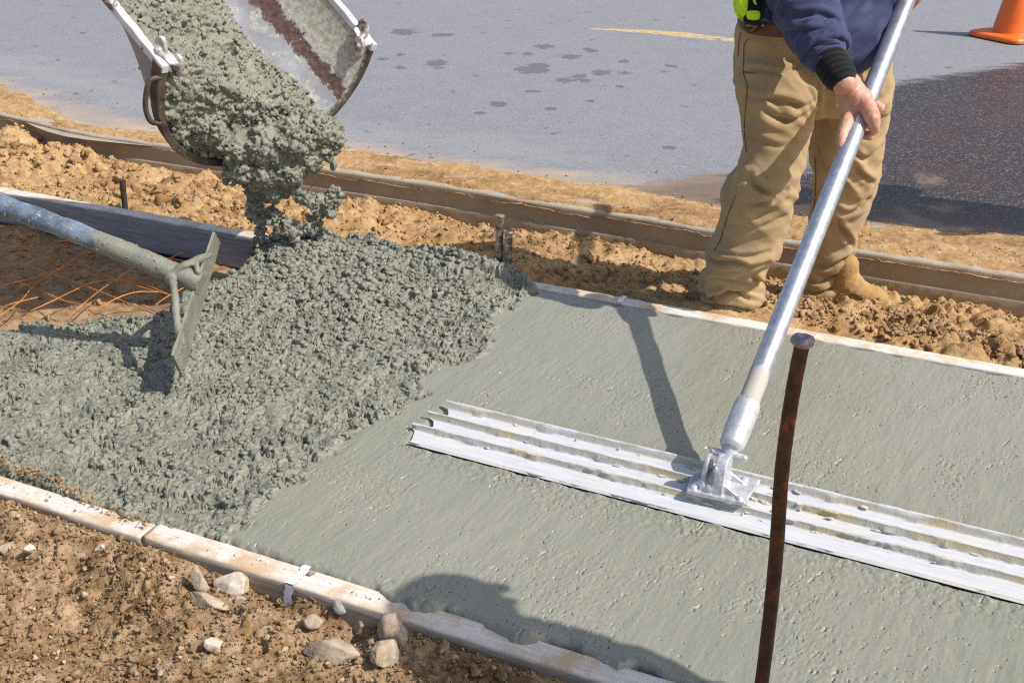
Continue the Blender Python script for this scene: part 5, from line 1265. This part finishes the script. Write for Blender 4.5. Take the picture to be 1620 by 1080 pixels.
def worker():
    root = empty('person', 'worker in navy sweatshirt and muddy khaki trousers, bending over the long silver pole', 'person')
    base = G(1235, 497, -0.08); root.location = base; O = base
    fixed = lambda bm: [setattr(v, 'co', v.co - O) for v in bm.verts]
    # ---- trousers
    bm = bmesh.new()
    seg_loft(bm, [(28, 1178, 1396, 3.42, .62), (45, 1166, 1400, 3.42, .62), (80, 1165, 1404, 3.42, .60), (120, 1166, 1406, 3.42, .56), (150, 1170, 1406, 3.42, .46), (175, 1176, 1404, 3.43, .40)], 56)
    seg_loft(bm, [(60, 1182, 1284, 3.42, .8), (95, 1170, 1292, 3.390, .95), (130, 1168, 1291, 3.355), (170, 1172, 1284, 3.330), (200, 1176, 1280, 3.320), (240, 1178, 1272, 3.305), (268, 1168, 1266, 3.300), (300, 1152, 1257, 3.310), (340, 1143, 1246, 3.330), (370, 1134, 1240, 3.350), (392, 1121, 1234, 3.360), (404, 1120, 1227, 3.363), (420, 1119, 1213, 3.384), (436, 1113, 1202, 3.406), (452, 1111, 1206, 3.422), (468, 1111, 1211, 3.439), (480, 1116, 1206, 3.440), (490, 1118, 1202, 3.440), (503, 1121, 1198, 3.440)], 44)
    seg_loft(bm, [(95, 1290, 1406, 3.480, .95), (130, 1287, 1406, 3.490), (170, 1281, 1403, 3.500), (200, 1284, 1399, 3.510), (240, 1287, 1389, 3.520), (280, 1288, 1384, 3.530), (320, 1284, 1373, 3.550), (360, 1280, 1356, 3.580), (392, 1273, 1350, 3.610), (415, 1270, 1349, 3.619), (432, 1268, 1345, 3.627), (445, 1264, 1350, 3.628), (458, 1266, 1350, 3.629), (470, 1276, 1346, 3.620)], 44)
    fixed(bm)
    def fold(V, Nn):
        W = V + np.array(O); z = V[:, 2]
        low = 1 - sstep(0.10, 0.40, z); mid = np.exp(-((z - 0.47) / 0.10) ** 2); hip = np.exp(-((z - 0.78) / 0.10) ** 2)
        amp = 0.35 + 0.35 * low + 0.55 * mid + 0.25 * hip
        P = V.copy()
        ph = z * 120 + 4.5 * np.sin(V[:, 0] * 10 + 1.2) + 4 * np.sin(V[:, 1] * 11) + 1.6 * noise(V * 7, 171)
        stack = np.sin(ph); stack = np.where(stack > 0, np.abs(stack) ** 0.8, -np.abs(stack) ** 1.6 * 0.9)
        V2 = folds_leg(V, Nn, 1.0, 0) - V
        V = V + V2 * amp[:, None] + Nn * (0.0060 * (1 - sstep(0.07, 0.26, z)) * stack)[:, None]
        # diagonal drag lines from crotch to knee
        diag = noise(np.c_[(W[:, 0] * 0.75 + z) * 16, (W[:, 0] - z) * 4, W[:, 1] * 6], 172)
        V = V + Nn * (0.010 * (mid + hip) * (1 - np.sqrt(diag ** 2 + 0.01) * 2.4))[:, None]
        # cuff opening hem
        return V
    tr = remesh('trousers', bm, 0.0062, 3, M_PANTS, root, fold)
    CRE = [([(1170, 116), (1196, 110), (1236, 116), (1266, 102)], 9, 7), ([(1172, 150), (1200, 157), (1240, 160), (1270, 169), (1286, 160)], 12, 8), ([(1204, 168), (1228, 186), (1260, 190), (1284, 172)], 13, 8), ([(1178, 213), (1200, 222), (1235, 232), (1266, 226)], 8, 8),
        ([(1186, 278), (1195, 294), (1220, 308), (1243, 300)], 16, 9), ([(1168, 318), (1195, 324), (1220, 317), (1243, 303)], 12, 8), ([(1150, 352), (1180, 362), (1215, 356), (1238, 340)], 6, 10),
        ([(1118, 405), (1136, 414), (1160, 414), (1187, 423), (1214, 416)], 17, 8), ([(1124, 394), (1147, 401), (1182, 406), (1215, 398)], 9, 7), ([(1190, 436), (1201, 446), (1214, 434)], 14, 8), ([(1112, 446), (1135, 440), (1165, 446), (1195, 452)], 8, 7),
        ([(1111, 467), (1134, 470), (1160, 459), (1182, 472), (1206, 478)], 15, 7), ([(1116, 484), (1142, 482), (1168, 485), (1197, 496)], 13, 5.5), ([(1122, 493), (1160, 492), (1187, 502)], 10, 4.5),
        ([(1350, 240), (1366, 250), (1392, 230)], 15, 8), ([(1346, 252), (1360, 274), (1382, 290)], 12, 8), ([(1315, 325), (1338, 338), (1359, 330), (1372, 314)], 16, 8), ([(1320, 346), (1337, 370), (1350, 391)], 13, 8), ([(1294, 215), (1300, 250), (1310, 290)], 6, 9),
        ([(1284, 418), (1308, 423), (1330, 413), (1352, 402)], 15, 7.5), ([(1272, 441), (1295, 447), (1322, 434), (1352, 428)], 14, 6.5), ([(1270, 459), (1295, 463), (1322, 453), (1350, 445)], 12, 5.5), ([(1340, 180), (1365, 190), (1395, 178)], 9, 8), ([(1352, 130), (1375, 140), (1402, 128)], 9, 8)]
    SLV = [([(1234, 18), (1262, 26), (1296, 22), (1322, 34)], 11, 8), ([(1244, 50), (1272, 54), (1302, 50), (1330, 60)], 12, 7), ([(1262, 78), (1285, 72), (1316, 68)], 9, 6), ([(1232, -20), (1260, -8), (1300, -12)], 12, 9), ([(1334, 66), (1368, 44), (1410, 8)], 13, 9), ([(1330, 40), (1350, 16), (1372, -10)], 12, 9), ([(1345, 92), (1376, 70), (1412, 36)], 9, 7), ([(1204, 6), (1212, 24), (1228, 44)], 8, 7)]
    def crease(ob, lines, scale=1.0):
        me = ob.data; V = get_v(me); Nn = get_n(me); org = Vector((0, 0, CAMH)) - O; D = np.zeros(len(V))
        for pix, A, wpx in lines:
            P = []
            for u, v in subdiv(pix, 5):
                ok, loc, nr, i_ = ob.ray_cast(org, ray(u, v).normalized())
                if ok: P.append(np.array(loc))
            if len(P) < 3: continue
            P = np.array(P); wd = wpx * 3.5 / FPX; m = np.where(((V - P.mean(0)) ** 2).sum(1) < (0.16 + wd * 3) ** 2)[0]; Q = V[m]; best = np.full(len(Q), 9.0); sg = np.zeros(len(Q)); tt = np.zeros(len(Q))
            for j in range(len(P) - 1):
                a = P[j]; e = P[j + 1] - a; L = e @ e
                if L < 1e-9 or L > 0.01: continue
                t = np.clip(((Q - a) @ e) / L, 0, 1); r = Q - a - t[:, None] * e; d = np.linalg.norm(r, axis=1); c_ = d < best
                best = np.where(c_, d, best); sg = np.where(c_, r[:, 2] / (d + 1e-6), sg); tt = np.where(c_, (j + t) / (len(P) - 1), tt)
            fade = np.sin(np.pi * np.clip(tt, 0.06, 0.94)) ** 0.5; s_d = best * np.sign(sg)
            D[m] += A * 0.001 * scale * fade * (-0.9 * np.exp(-(best / (wd * 0.42)) ** 2) + 0.75 * np.exp(-((s_d - wd * 1.05) / (wd * 0.75)) ** 2) * (1 - 0.0) + 0.30 * np.exp(-((s_d + wd * 1.1) / (wd * 0.8)) ** 2))
        set_v(me, V + Nn * D[:, None])
    bpy.context.view_layer.update(); crease(tr, CRE)
    # stitched side seam and pocket edge
    def on_surface(ob, pix, lift=0.0015):
        out = []; dg = bpy.context.evaluated_depsgraph_get()
        org = Vector((0, 0, CAMH)) - O
        for u, v in pix:
            d = ray(u, v).normalized(); ok, loc, nrm, idx = ob.ray_cast(org, d)
            if ok: out.append(loc + nrm * lift)
        return out
    M_SEAM = m_simple('seam_thread', (0.14, 0.085, 0.035), 0.9, var=0.2)
    def along(pts, n=12):
        return [tuple(p) for p in subdiv(pts, n)]
    for pix in ([(1186, 62), (1178, 70), (1177, 95), (1176, 115), (1182, 135), (1181, 160), (1178, 200), (1181, 240)], [(1172, 52), (1169, 70), (1168, 90)], [(1164, 310), (1150, 345), (1140, 380), (1130, 396)], [(1290, 250), (1291, 290), (1288, 330), (1283, 370)], [(1176, 114), (1186, 116), (1194, 116)]):
        pp = on_surface(tr, along(pix))
        if len(pp) > 4:
            sm_ = [pp[0]] + [(pp[i - 1] + pp[i] * 2 + pp[i + 1]) / 4 for i in range(1, len(pp) - 1)] + [pp[-1]]
            tube('seam', sm_, 0.0013, M_SEAM, tr, 6)
    # ---- boots
    def boot(name, heel, toe, h, wd):
        bm = bmesh.new(); d = (toe - heel); L = d.length; d.normalize(); sd = Vector((-d.y, d.x, 0)).normalized()
        Z = Vector((0, 0, 1))
        for a, b, c_ in ((0.0, wd * .95, .055), (0.15, wd, .062), (0.35, wd * .98, .060), (0.55, wd * 1.05, .050), (0.72, wd * 1.12, .044), (0.86, wd * 1.08, .042), (0.96, wd * .85, .036)):
            ball(bm, heel + d * L * a + Z * c_ * 0.8, (b, b, c_), 3)
        chain(bm, [(heel + d * L * 0.16 + Z * 0.06, wd * 1.0), (heel + d * L * 0.12 + Z * h, wd * 1.02)], 3)
        chain(bm, [(heel + d * L * 0.30 + Z * 0.09, wd * .7), (heel + d * L * 0.60 + Z * 0.055, wd * .6)], 2)
        fixed(bm)
        up = remesh(name, bm, 0.004, 3, M_BOOT, root, lambda V, Nn: V + Nn * (0.0025 * fbm(V * 20, 3, 181) + 0.0012 * fbm(V * 60, 2, 182))[:, None])
        bm = bmesh.new(); ringp = []
        for t_ in np.linspace(0, 2 * math.pi, 36, endpoint=False):
            x = math.cos(t_); y = math.sin(t_); wl = wd * (1.02 + 0.10 * x) * (1 - 0.10 * (x < -0.5))
            ringp.append(heel + d * (L * 0.5 + (L * 0.5 + wd * 0.55) * x) + sd * wl * 1.04 * (abs(y) ** 0.7) * (1 if y > 0 else -1) - O + Z * 0.0)
        prism(bm, ringp, Vector((0, 0, 0.022))); from_bm('sole', bm, m_simple('boot_sole', (0.20, 0.13, 0.07), 0.9, var=0.3, sc_=30, bump=0.001), up, True, 0.004)
        return up
    boot('boot', G(1322, 474, -0.080), G(1388, 488, -0.078), 0.13, 0.046)
    boot('boot', G(1148, 486, -0.075) + Vector((0, 0.10, 0)), G(1176, 505, -0.075), 0.12, 0.043)
    rb = [c for c in root.children if c.name.startswith('boot')][0]; bpy.context.view_layer.update()
    def lace(pix, r):
        out = []
        for u, v in subdiv(pix, 6):
            ok, loc, nr, i_ = rb.ray_cast(Vector((0, 0, CAMH)) - O, ray(u, v).normalized())
            if ok: out.append(loc + nr * r * 0.6)
        if len(out) > 4: tube('lace', out, r, M_LACE, rb, 8)
    M_LACE = m_simple('boot_lace', (0.20, 0.13, 0.07), 0.9, var=0.2)
    for k_ in range(4): lace([(1345 + 7 * k_, 468 + 4 * k_), (1352 + 7 * k_, 465 + 4 * k_), (1360 + 7 * k_, 468 + 4 * k_)], 0.0026)
    lace([(1330, 486), (1350, 492), (1372, 496), (1392, 499)], 0.0018)
    # ---- sweatshirt
    bm = bmesh.new()
    seg_loft(bm, [(114, 1322, 1350, 3.28, 1), (100, 1296, 1368, 3.31, .95), (78, 1264, 1392, 3.335, .85), (58, 1240, 1408, 3.37, .78), (32, 1218, 1422, 3.405, .70), (-5, 1204, 1430, 3.46, .54), (-80, 1192, 1442, 3.47, .52), (-160, 1188, 1456, 3.45, .55), (-230, 1202, 1448, 3.46, .50), (-275, 1234, 1420, 3.46, .46), (-300, 1275, 1384, 3.45, .6)], 52)
    sh = PY(1236, -215, 3.46); el = PY(1258, -62, 3.39); cf = PY(1304, 82, 3.13)
    ax = spline([sh, PY(1244, -130, 3.44), el, PY(1268, -10, 3.31), PY(1278, 22, 3.25), PY(1290, 52, 3.19), cf], 5)
    rad = np.interp(np.linspace(0, 1, len(ax)), [0, .17, .33, .5, .62, .75, .88, 1], [.100, .098, .094, .090, .086, .078, .068, .052])
    chain(bm, [(p, float(r)) for p, r in zip(ax, rad)], 3)
    sh2 = PY(1425, -220, 3.42); el2 = PY(1515, -95, 3.42); H2 = PY(1447, -14, 3.37)
    H2 = POLE_A + PD * ((PY(1441, -8, 3.5) - POLE_A).dot(PD))
    el2 = PY(1528, -80, H2.y - 0.02); wr2 = H2 + Vector((0.065, 0.015, 0.075))
    chain(bm, [(sh2, .095), (sh2.lerp(el2, .5), .085), (el2, .078), (el2.lerp(wr2, .6), .062), (wr2 + (el2 - wr2) * 0.05, .050)], 3)
    fixed(bm)
    axn = np.array([tuple(p - O) for p in ax])
    def fold2(V, Nn):
        dd = np.full(len(V), 9.0); tt = np.zeros(len(V))
        for i in range(len(axn) - 1):
            a = axn[i]; b = axn[i + 1]; e = b - a; t = np.clip(((V - a) @ e) / (e @ e), 0, 1); q = np.linalg.norm(V - a - t[:, None] * e, axis=1)
            m = q < dd; dd = np.where(m, q, dd); tt = np.where(m, (i + t) / (len(axn) - 1), tt)
        arm = 1 - sstep(0.10, 0.13, dd)
        r1 = 1 - 2 * np.abs(noise(np.c_[tt * 9 + 3 * V[:, 0], V[:, 0] * 12, V[:, 2] * 5], 191))
        V1 = arm * (0.009 * r1 + 0.006 * noise(V * 10, 192) + 0.004 * (1 - 2.2 * np.abs(noise(V * [18, 18, 9], 193))))
        V2 = (1 - arm) * (0.014 * (1 - 2 * np.abs(noise(V * [9, 9, 3.5] + [0, 0, 3], 194))) + 0.006 * noise(V * 12, 195))
        return V + Nn * (V1 + V2)[:, None]
    sw = remesh('sweatshirt', bm, 0.0058, 3, M_NAVY, root, fold2)
    bpy.context.view_layer.update(); crease(sw, SLV)
    # rolled sleeve opening
    wd_ = (cf - ax[-4]).normalized(); x_, y_ = frame_of(wd_)
    bm = bmesh.new(); k = 36
    lp = [cf - wd_ * 0.012 + (x_ * math.cos(a) + y_ * math.sin(a)) * (0.061 + 0.005 * math.sin(3 * a + 1)) for a in np.linspace(0, 2 * math.pi, k, endpoint=False)]
    for i in range(k): ball(bm, lp[i] + wd_ * 0.010, (0.0125, 0.0125, 0.0125), 2); ball(bm, lp[i] - wd_ * 0.004, 0.0145, 2); ball(bm, lp[i] - wd_ * 0.020, 0.014, 2); ball(bm, lp[i] - wd_ * 0.036, 0.012, 2)
    fixed(bm); remesh('sleeve_cuff', bm, 0.004, 3, M_NAVY, sw, lambda V, Nn: V + Nn * (0.005 * noise(V * 22, 201) + 0.002 * noise(V * 60, 202))[:, None])
    # black knit liner
    wr = PY(1334, 130, 3.065)
    bm = bmesh.new(); chain(bm, [(cf - wd_ * 0.03, 0.050), (cf + wd_ * 0.012, 0.050), (cf.lerp(wr, 0.78), 0.0455)], 3); fixed(bm)
    remesh('knit_cuff', bm, 0.0035, 2, M_BLACK, root, lambda V, Nn: V + Nn * (0.0018 * np.sin(((V - np.array(cf - O)) @ np.array(wd_)) * 420) + 0.002 * noise(V * 25, 7))[:, None])
    # ---- hand on the pole
    P0 = POLE_H; rp = 0.0258
    tq = (P0 - Vector((0, 0, CAMH))); td = (P0.y * cp + (CAMH - P0.z) * sp)      # depth of the pole at the hand
    def H(u, v, dt=0.0): return T(u, v, td + dt)
    def on_pole(v):                                                         # depth of the pole where it crosses row v
        k_ = 0.0; best = None
        for s_ in np.linspace(-0.4, 0.6, 201):
            p = P0 + PD * s_; dep = p.y * cp + (CAMH - p.z) * sp; vv = 540 - FPX * (p.y * sp - (CAMH - p.z) * cp) / dep
            if best is None or abs(vv - v) < best[0]: best = (abs(vv - v), dep)
        return best[1]
    bm = bmesh.new()
    D = on_pole
    dep = D(170)
    # palm and back of the hand (lies left of and over the pole)
    wrp = T(1333, 122, dep - 0.005)
    for (u, v, r, dt) in [(1337, 128, .034, -.004), (1343, 137, .036, -.010), (1350, 147, .036, -.016), (1344, 154, .034, -.006), (1356, 155, .035, -.022), (1364, 156, .030, -.028), (1346, 166, .034, -.006), (1358, 166, .032, -.022), (1343, 178, .029, -.002), (1352, 174, .028, -.014), (1341, 188, .022, .0), (1346, 186, .020, -.006)]:
        ball(bm, T(u, v, dep + dt), r, 3)
    chain(bm, [(cf - wd_ * 0.02, .036), (wr, .034), (T(1340, 130, dep - .004), .034)], 3)
    # thumb across the top of the pole, bent down on its right side
    chain(bm, [(T(1363, 158, dep - .028), .0260), (T(1371, 167, dep - .044), .0240), (T(1377, 178, D(184) - .046), .0225), (T(1380, 187, D(190) - .040), .0215)], 3)
    chain(bm, [(T(1380, 187, D(190) - .040), .0210), (T(1383, 196, D(198) - .028), .0175), (T(1384, 204, D(204) - .014), .0135)], 3)
    # index finger stretched down the left side of the pole
    chain(bm, [(T(1346, 182, dep - .006), .0235), (T(1340, 196, D(196) - .010), .0205), (T(1335, 209, D(209) - .010), .0180)], 3)
    chain(bm, [(T(1335, 209, D(209) - .010), .0180), (T(1332, 223, D(223) - .010), .0152), (T(1331, 236, D(236) - .006), .0115)], 3)
    # the other three curl round behind the pole and show on its right
    chain(bm, [(T(1350, 156, dep + .014), .0200), (T(1362, 160, D(162) + .044), .0185), (T(1382, 166, D(167) + .036), .0165), (T(1392, 171, D(171) + .012), .0140)], 3)
    chain(bm, [(T(1346, 172, dep + .012), .0200), (T(1356, 182, D(184) + .046), .0180), (T(1374, 190, D(192) + .038), .0160), (T(1386, 193, D(194) + .014), .0135)], 3)
    chain(bm, [(T(1343, 188, dep + .010), .0185), (T(1350, 202, D(202) + .044), .0165), (T(1366, 212, D(212) + .038), .0150), (T(1376, 216, D(216) + .014), .0120)], 3)
    fixed(bm)
    kn = [T(u, v, dep - .03) - O for u, v in ((1352, 150), (1362, 152))]
    def foldh(V, Nn):
        return V + Nn * (0.0012 * fbm(V * 45, 3, 211) + 0.0010 * (1 - 2 * np.abs(noise(V * [80, 80, 30], 212))))[:, None]
    # body: head, neck, trunk and both arms in one skin (mostly under the clothes)
    hc = PY(1335, -390, 3.40); look = Vector((-0.25, -0.62, -0.55)).normalized()
    s_, f_, u_ = face_head(bm, hc - O, 0.105, look)
    nk = PY(1328, -290, 3.45)
    chain(bm, [(hc - O - u_ * 0.06 - f_ * 0.02, .055), (nk - O, .062)], 3)
    tc = [(PY(1324, -230, 3.53), .085), (PY(1320, -120, 3.54), .085), (PY(1312, 0, 3.54), .085), (PY(1285, 90, 3.53), .08)]
    chain(bm, [(p - O, r) for p, r in tc], 3)
    chain(bm, [(nk - O, .06), (sh - O, .055), (el - O, .042), (PY(1278, 22, 3.25) - O, .040), (cf - O - wd_ * 0.02, .034)], 3)
    chain(bm, [(nk - O, .06), (sh2 - O, .055), (el2 - O, .042), (wr2 - O, .027)], 3)
    for hipx, kn_, an in ((PY(1228, 120, 3.46), PY(1222, 268, 3.36), PY(1160, 470, 3.44)), (PY(1345, 120, 3.54), PY(1335, 275, 3.575), PY(1308, 455, 3.635))):
        chain(bm, [(hipx - O, .065), (kn_ - O, .042), (an - O, .028)], 3)
    # far hand closed on the upper pole
    x2 = PD.cross(Vector((0, 0, 1))).normalized(); y2 = x2.cross(PD)
    hb = H2 + x2 * 0.030 + y2 * 0.012
    for k_ in range(4): ball(bm, hb - O + PD * (0.018 * k_ - 0.027) + x2 * 0.004, (0.020, 0.020, 0.024), 3)
    chain(bm, [(wr2 - O, .026), (hb - O + x2 * 0.012, .026)], 3)
    for k_ in range(4):
        b0 = H2 + PD * (0.021 * k_ - 0.034); rr_ = (.0105, .0112, .0108, .0095)[k_]
        pp = [b0 + x2 * 0.030 + y2 * 0.018, b0 + x2 * 0.012 + y2 * 0.036, b0 - x2 * 0.016 + y2 * 0.033, b0 - x2 * 0.034 + y2 * 0.010, b0 - x2 * 0.030 - y2 * 0.012]
        chain(bm, [(p - O, rr_ * (1 - 0.04 * i)) for i, p in enumerate(pp)], 2)
    chain(bm, [(hb - O - PD * 0.035 - y2 * 0.01, .015), (H2 - O - PD * 0.045 - y2 * 0.034 + x2 * 0.012, .0125), (H2 - O - PD * 0.040 - y2 * 0.034 - x2 * 0.016, .0105)], 2)
    remesh('body', bm, 0.0040, 2, M_SKIN, root, foldh)
    head_parts(root, O, hc, 0.105, s_, f_, u_, (0.75, 0.72, 0.66))
    # nail of the thumb
    # ---- belt, clipped gloves
    bm = bmesh.new(); rings = []
    for f in np.linspace(0, 1, 60):
        pass
    A = PY(1172, 46, 3.48); B = PY(1402, 48, 3.48); c_ = (A + B) / 2; rx = (B - A).length / 2 + 0.004
    inner = ring(c_, rx, rx * 0.63, 0, 64); outer = ring(c_, rx + 0.006, rx * 0.63 + 0.006, 0, 64)
    n = 64; hv = Vector((0, 0, 0.036)); vs = []
    for i in range(n):
        vs.append([bm.verts.new(inner[i] - O), bm.verts.new(outer[i] - O), bm.verts.new(outer[i] - O + hv), bm.verts.new(inner[i] - O + hv)])
    for i in range(n):
        a, b = vs[i], vs[(i + 1) % n]
        for j in range(4): bm.faces.new((a[j], b[j], b[(j + 1) % 4], a[(j + 1) % 4]))
    belt = from_bm('belt', bm, m_simple('brown_belt', (0.11, 0.045, 0.03), 0.55, var=0.3, sc_=40, bump=0.001), root, True, 0.0015)
    bm = bmesh.new(); ball(bm, PY(1207, 40, 3.365) - O, 0.0055, 2); from_bm('rivet', bm, m_simple('brass', (0.55, 0.42, 0.30), 0.35, 0.8, var=0.1), belt)
    return root, O
W_ROOT, W_O = worker()
def gloves():
    t = empty('work_gloves', 'black and neon yellow-green work gloves clipped to the belt of the worker', 'gloves'); o_ = PY(1190, 30, 3.370); DY = 0.05; t.location = o_
    bm = bmesh.new()
    chain(bm, [(PY(1192, -60, 3.470) - o_, .030), (PY(1192, -20, 3.380) - o_, .034), (PY(1191, 18, 3.370) - o_, .036), (PY(1190, 34, 3.380) - o_, .026), (PY(1190, 44, 3.400) - o_, .014)], 3)
    chain(bm, [(PY(1172, -30, 3.370) - o_, .020), (PY(1174, 8, 3.360) - o_, .022), (PY(1180, 26, 3.370) - o_, .015)], 3)
    chain(bm, [(PY(1202, -30, 3.380) - o_, .018), (PY(1201, 20, 3.380) - o_, .018)], 3)
    g = remesh('glove', bm, 0.003, 3, M_BLACK, t, lambda V, Nn: V + Nn * (0.003 * noise(V * 30, 3) + 0.0015 * noise(V * 80, 4))[:, None])
    M_NEON = m_simple('neon_patch', (0.52, 0.86, 0.01), 0.55, var=0.06, sc_=20, bump=0.0006, bsc=300)
    def patch(pix, lift=0.0022):
        # dense patch laid on the glove surface
        bm = bmesh.new(); pts = subdiv(pix + [pix[0]], 6)[:-1]; c = pts.mean(0); org = Vector((0, 0, CAMH)) - o_; rings = []
        for f in np.linspace(1, 0.02, 9):
            r_ = []
            for p in pts:
                q = c + (p - c) * f; d = ray(q[0], q[1]).normalized(); ok, loc, nr, i = g.ray_cast(org, d)
                if not ok:
                    loc = PY(q[0], q[1], 3.355) - o_; nr = -d
                r_.append(loc - d * lift)
            rings.append(r_)
        R = [[bm.verts.new(p) for p in r] for r in rings]; m = len(pts)
        for a, b in zip(R[:-1], R[1:]):
            for j in range(m): bm.faces.new((a[j], a[(j + 1) % m], b[(j + 1) % m], b[j]))
        bm.faces.new(R[-1])
        o = from_bm('neon_patch', bm, M_NEON, g, True); sd = o.modifiers.new('s', 'SOLIDIFY'); sd.thickness = 0.002; sd.offset = 0
    patch([(1161, -25), (1160, 0), (1161, 14), (1166, 26), (1176, 34), (1174, 30), (1180, 22), (1183, 8), (1182, -25)])
    patch([(1181, 18), (1183, 30), (1200, 31), (1202, 19), (1192, 17)])
    patch([(1189, -10), (1192, 4), (1197, 8), (1195, 0), (1196, -10)])
    bm = bmesh.new(); chain(bm, [(PY(1184, 40, 3.360) - o_, .007), (PY(1197, 41, 3.360) - o_, .007), (PY(1190, 48, 3.370) - o_, .007)], 2)
    remesh('clip', bm, 0.0025, 1, m_simple('clip_bronze', (0.20, 0.15, 0.07), 0.4, 0.6, var=0.3), t)
gloves()

def standing(label, foot, face, top_col, pant_col, hat, tall=1.0, arm=0.0, lean=0.0):
    """a plain standing worker"""
    root = empty('person', label, 'person'); root.location = foot; root.rotation_euler = (lean, 0, face); k = tall
    Z = lambda x, y, z: Vector((x * k, y * k, z * k))
    body = bmesh.new(); hc = Z(0, -0.03, 1.62); s_, f_, u_ = face_head(body, hc, 0.105 * k, Vector((0, -1, -0.15)))
    chain(body, [(Z(0, -0.01, 1.54), .055 * k), (Z(0, 0.0, 1.44), .060 * k), (Z(0, 0, 1.30), .12 * k), (Z(0, 0, 1.08), .115 * k), (Z(0, 0, 0.95), .125 * k)], 3)
    trs = bmesh.new(); shirt = bmesh.new()
    chain(trs, [(Z(-.06, 0, .96), .115 * k), (Z(.06, 0, .96), .115 * k)], 3)
    for y_, z_, rx, ry in (): pass
    rings = [ring(Z(0, 0.0, z_), rx * k, ry * k, 0, 40) for z_, rx, ry in ((0.90, .175, .125), (1.0, .18, .13), (1.15, .18, .125), (1.30, .205, .125), (1.40, .20, .105), (1.46, .13, .085), (1.49, .08, .07))]
    loft(shirt, rings)
    for q in (-1, 1):
        hip, kn, an = Z(.09 * q, 0, .92), Z(.105 * q, -.02, .50), Z(.11 * q, .02, .09)
        chain(body, [(hip, .085 * k), (kn, .055 * k), (an, .040 * k), (Z(.11 * q, -.05, .05), .036 * k)], 3)
        chain(trs, [(hip, .098 * k), (Z(.10 * q, 0, .72), .090 * k), (kn, .076 * k), (Z(.11 * q, .01, .25), .068 * k), (Z(.11 * q, .02, .10), .066 * k)], 3)
        S = Z(.19 * q, 0, 1.39); E = Z(.25 * q, .03, 1.12) ; W = Z(.23 * q, -.12 - arm, .93 + arm * .8)
        chain(body, [(Z(0, 0, 1.42), .06 * k), (S, .055 * k), (E, .042 * k), (W, .028 * k)], 3)
        chain(shirt, [(S, .075 * k), (E, .060 * k), (E.lerp(W, .85), .046 * k)], 3)
        d = (W - E).normalized(); sx = Vector((1, 0, 0))
        for i in range(4):
            b0 = W + d * 0.05 * k + Vector((0, 0.02 * (i - 1.5), 0)) * k; L = (.075, .085, .08, .062)[i] * k
            chain(body, [(b0, .0105 * k), (b0 + d * L * .5 - sx * q * .008, .0095 * k), (b0 + d * L - sx * q * .026, .008 * k)], 2)
        ball(body, W + d * 0.045 * k, (.018 * k, .042 * k, .045 * k), 3)
        chain(body, [(W + d * .02 + Vector((0, -.025, 0)), .013 * k), (W + d * .06 + Vector((-.01 * q, -.055, 0)), .010 * k), (W + d * .085 + Vector((-.016 * q, -.06, 0)), .0085 * k)], 2)
        bt = bmesh.new()
        for a, r, h in ((.06, .046, .05), (0, .048, .055), (-.07, .048, .045), (-.14, .048, .038), (-.18, .040, .034)): ball(bt, Z(.11 * q, a, h * .8), (r * k, r * k, h * k), 3)
        chain(bt, [(Z(.11 * q, .03, .06), .046 * k), (Z(.11 * q, .03, .17), .050 * k)], 3)
        remesh('boot', bt, 0.007, 2, M_BOOT, root)
    remesh('body', body, 0.0075, 1, M_SKIN, root)
    remesh('trousers', trs, 0.010, 3, m_cloth('work_trousers', pant_col, 0.15), root, lambda V, Nn: folds_leg(V, Nn, 0.9, 0))
    remesh('jacket', shirt, 0.010, 3, m_cloth('work_jacket', top_col, 0.15), root, lambda V, Nn: folds_leg(V, Nn, 0.7, 0))
    head_parts(root, Vector((0, 0, 0)), hc, 0.105 * k, s_, f_, u_, hat)
    return root
standing('second worker standing at the near right, outside the frame, casting the shadow on the slab', Vector((1.045, 0.99, -0.06)), R_(160), (0.35, 0.30, 0.10), (0.10, 0.12, 0.18), None, 1.0, -0.06, R_(10))
standing('third worker standing on the road edge at the far right, outside the frame', Vector((2.62, 3.94, -0.01)), R_(-80), (0.25, 0.07, 0.05), (0.08, 0.09, 0.12), (0.75, 0.72, 0.66), 1.0, 0.05)
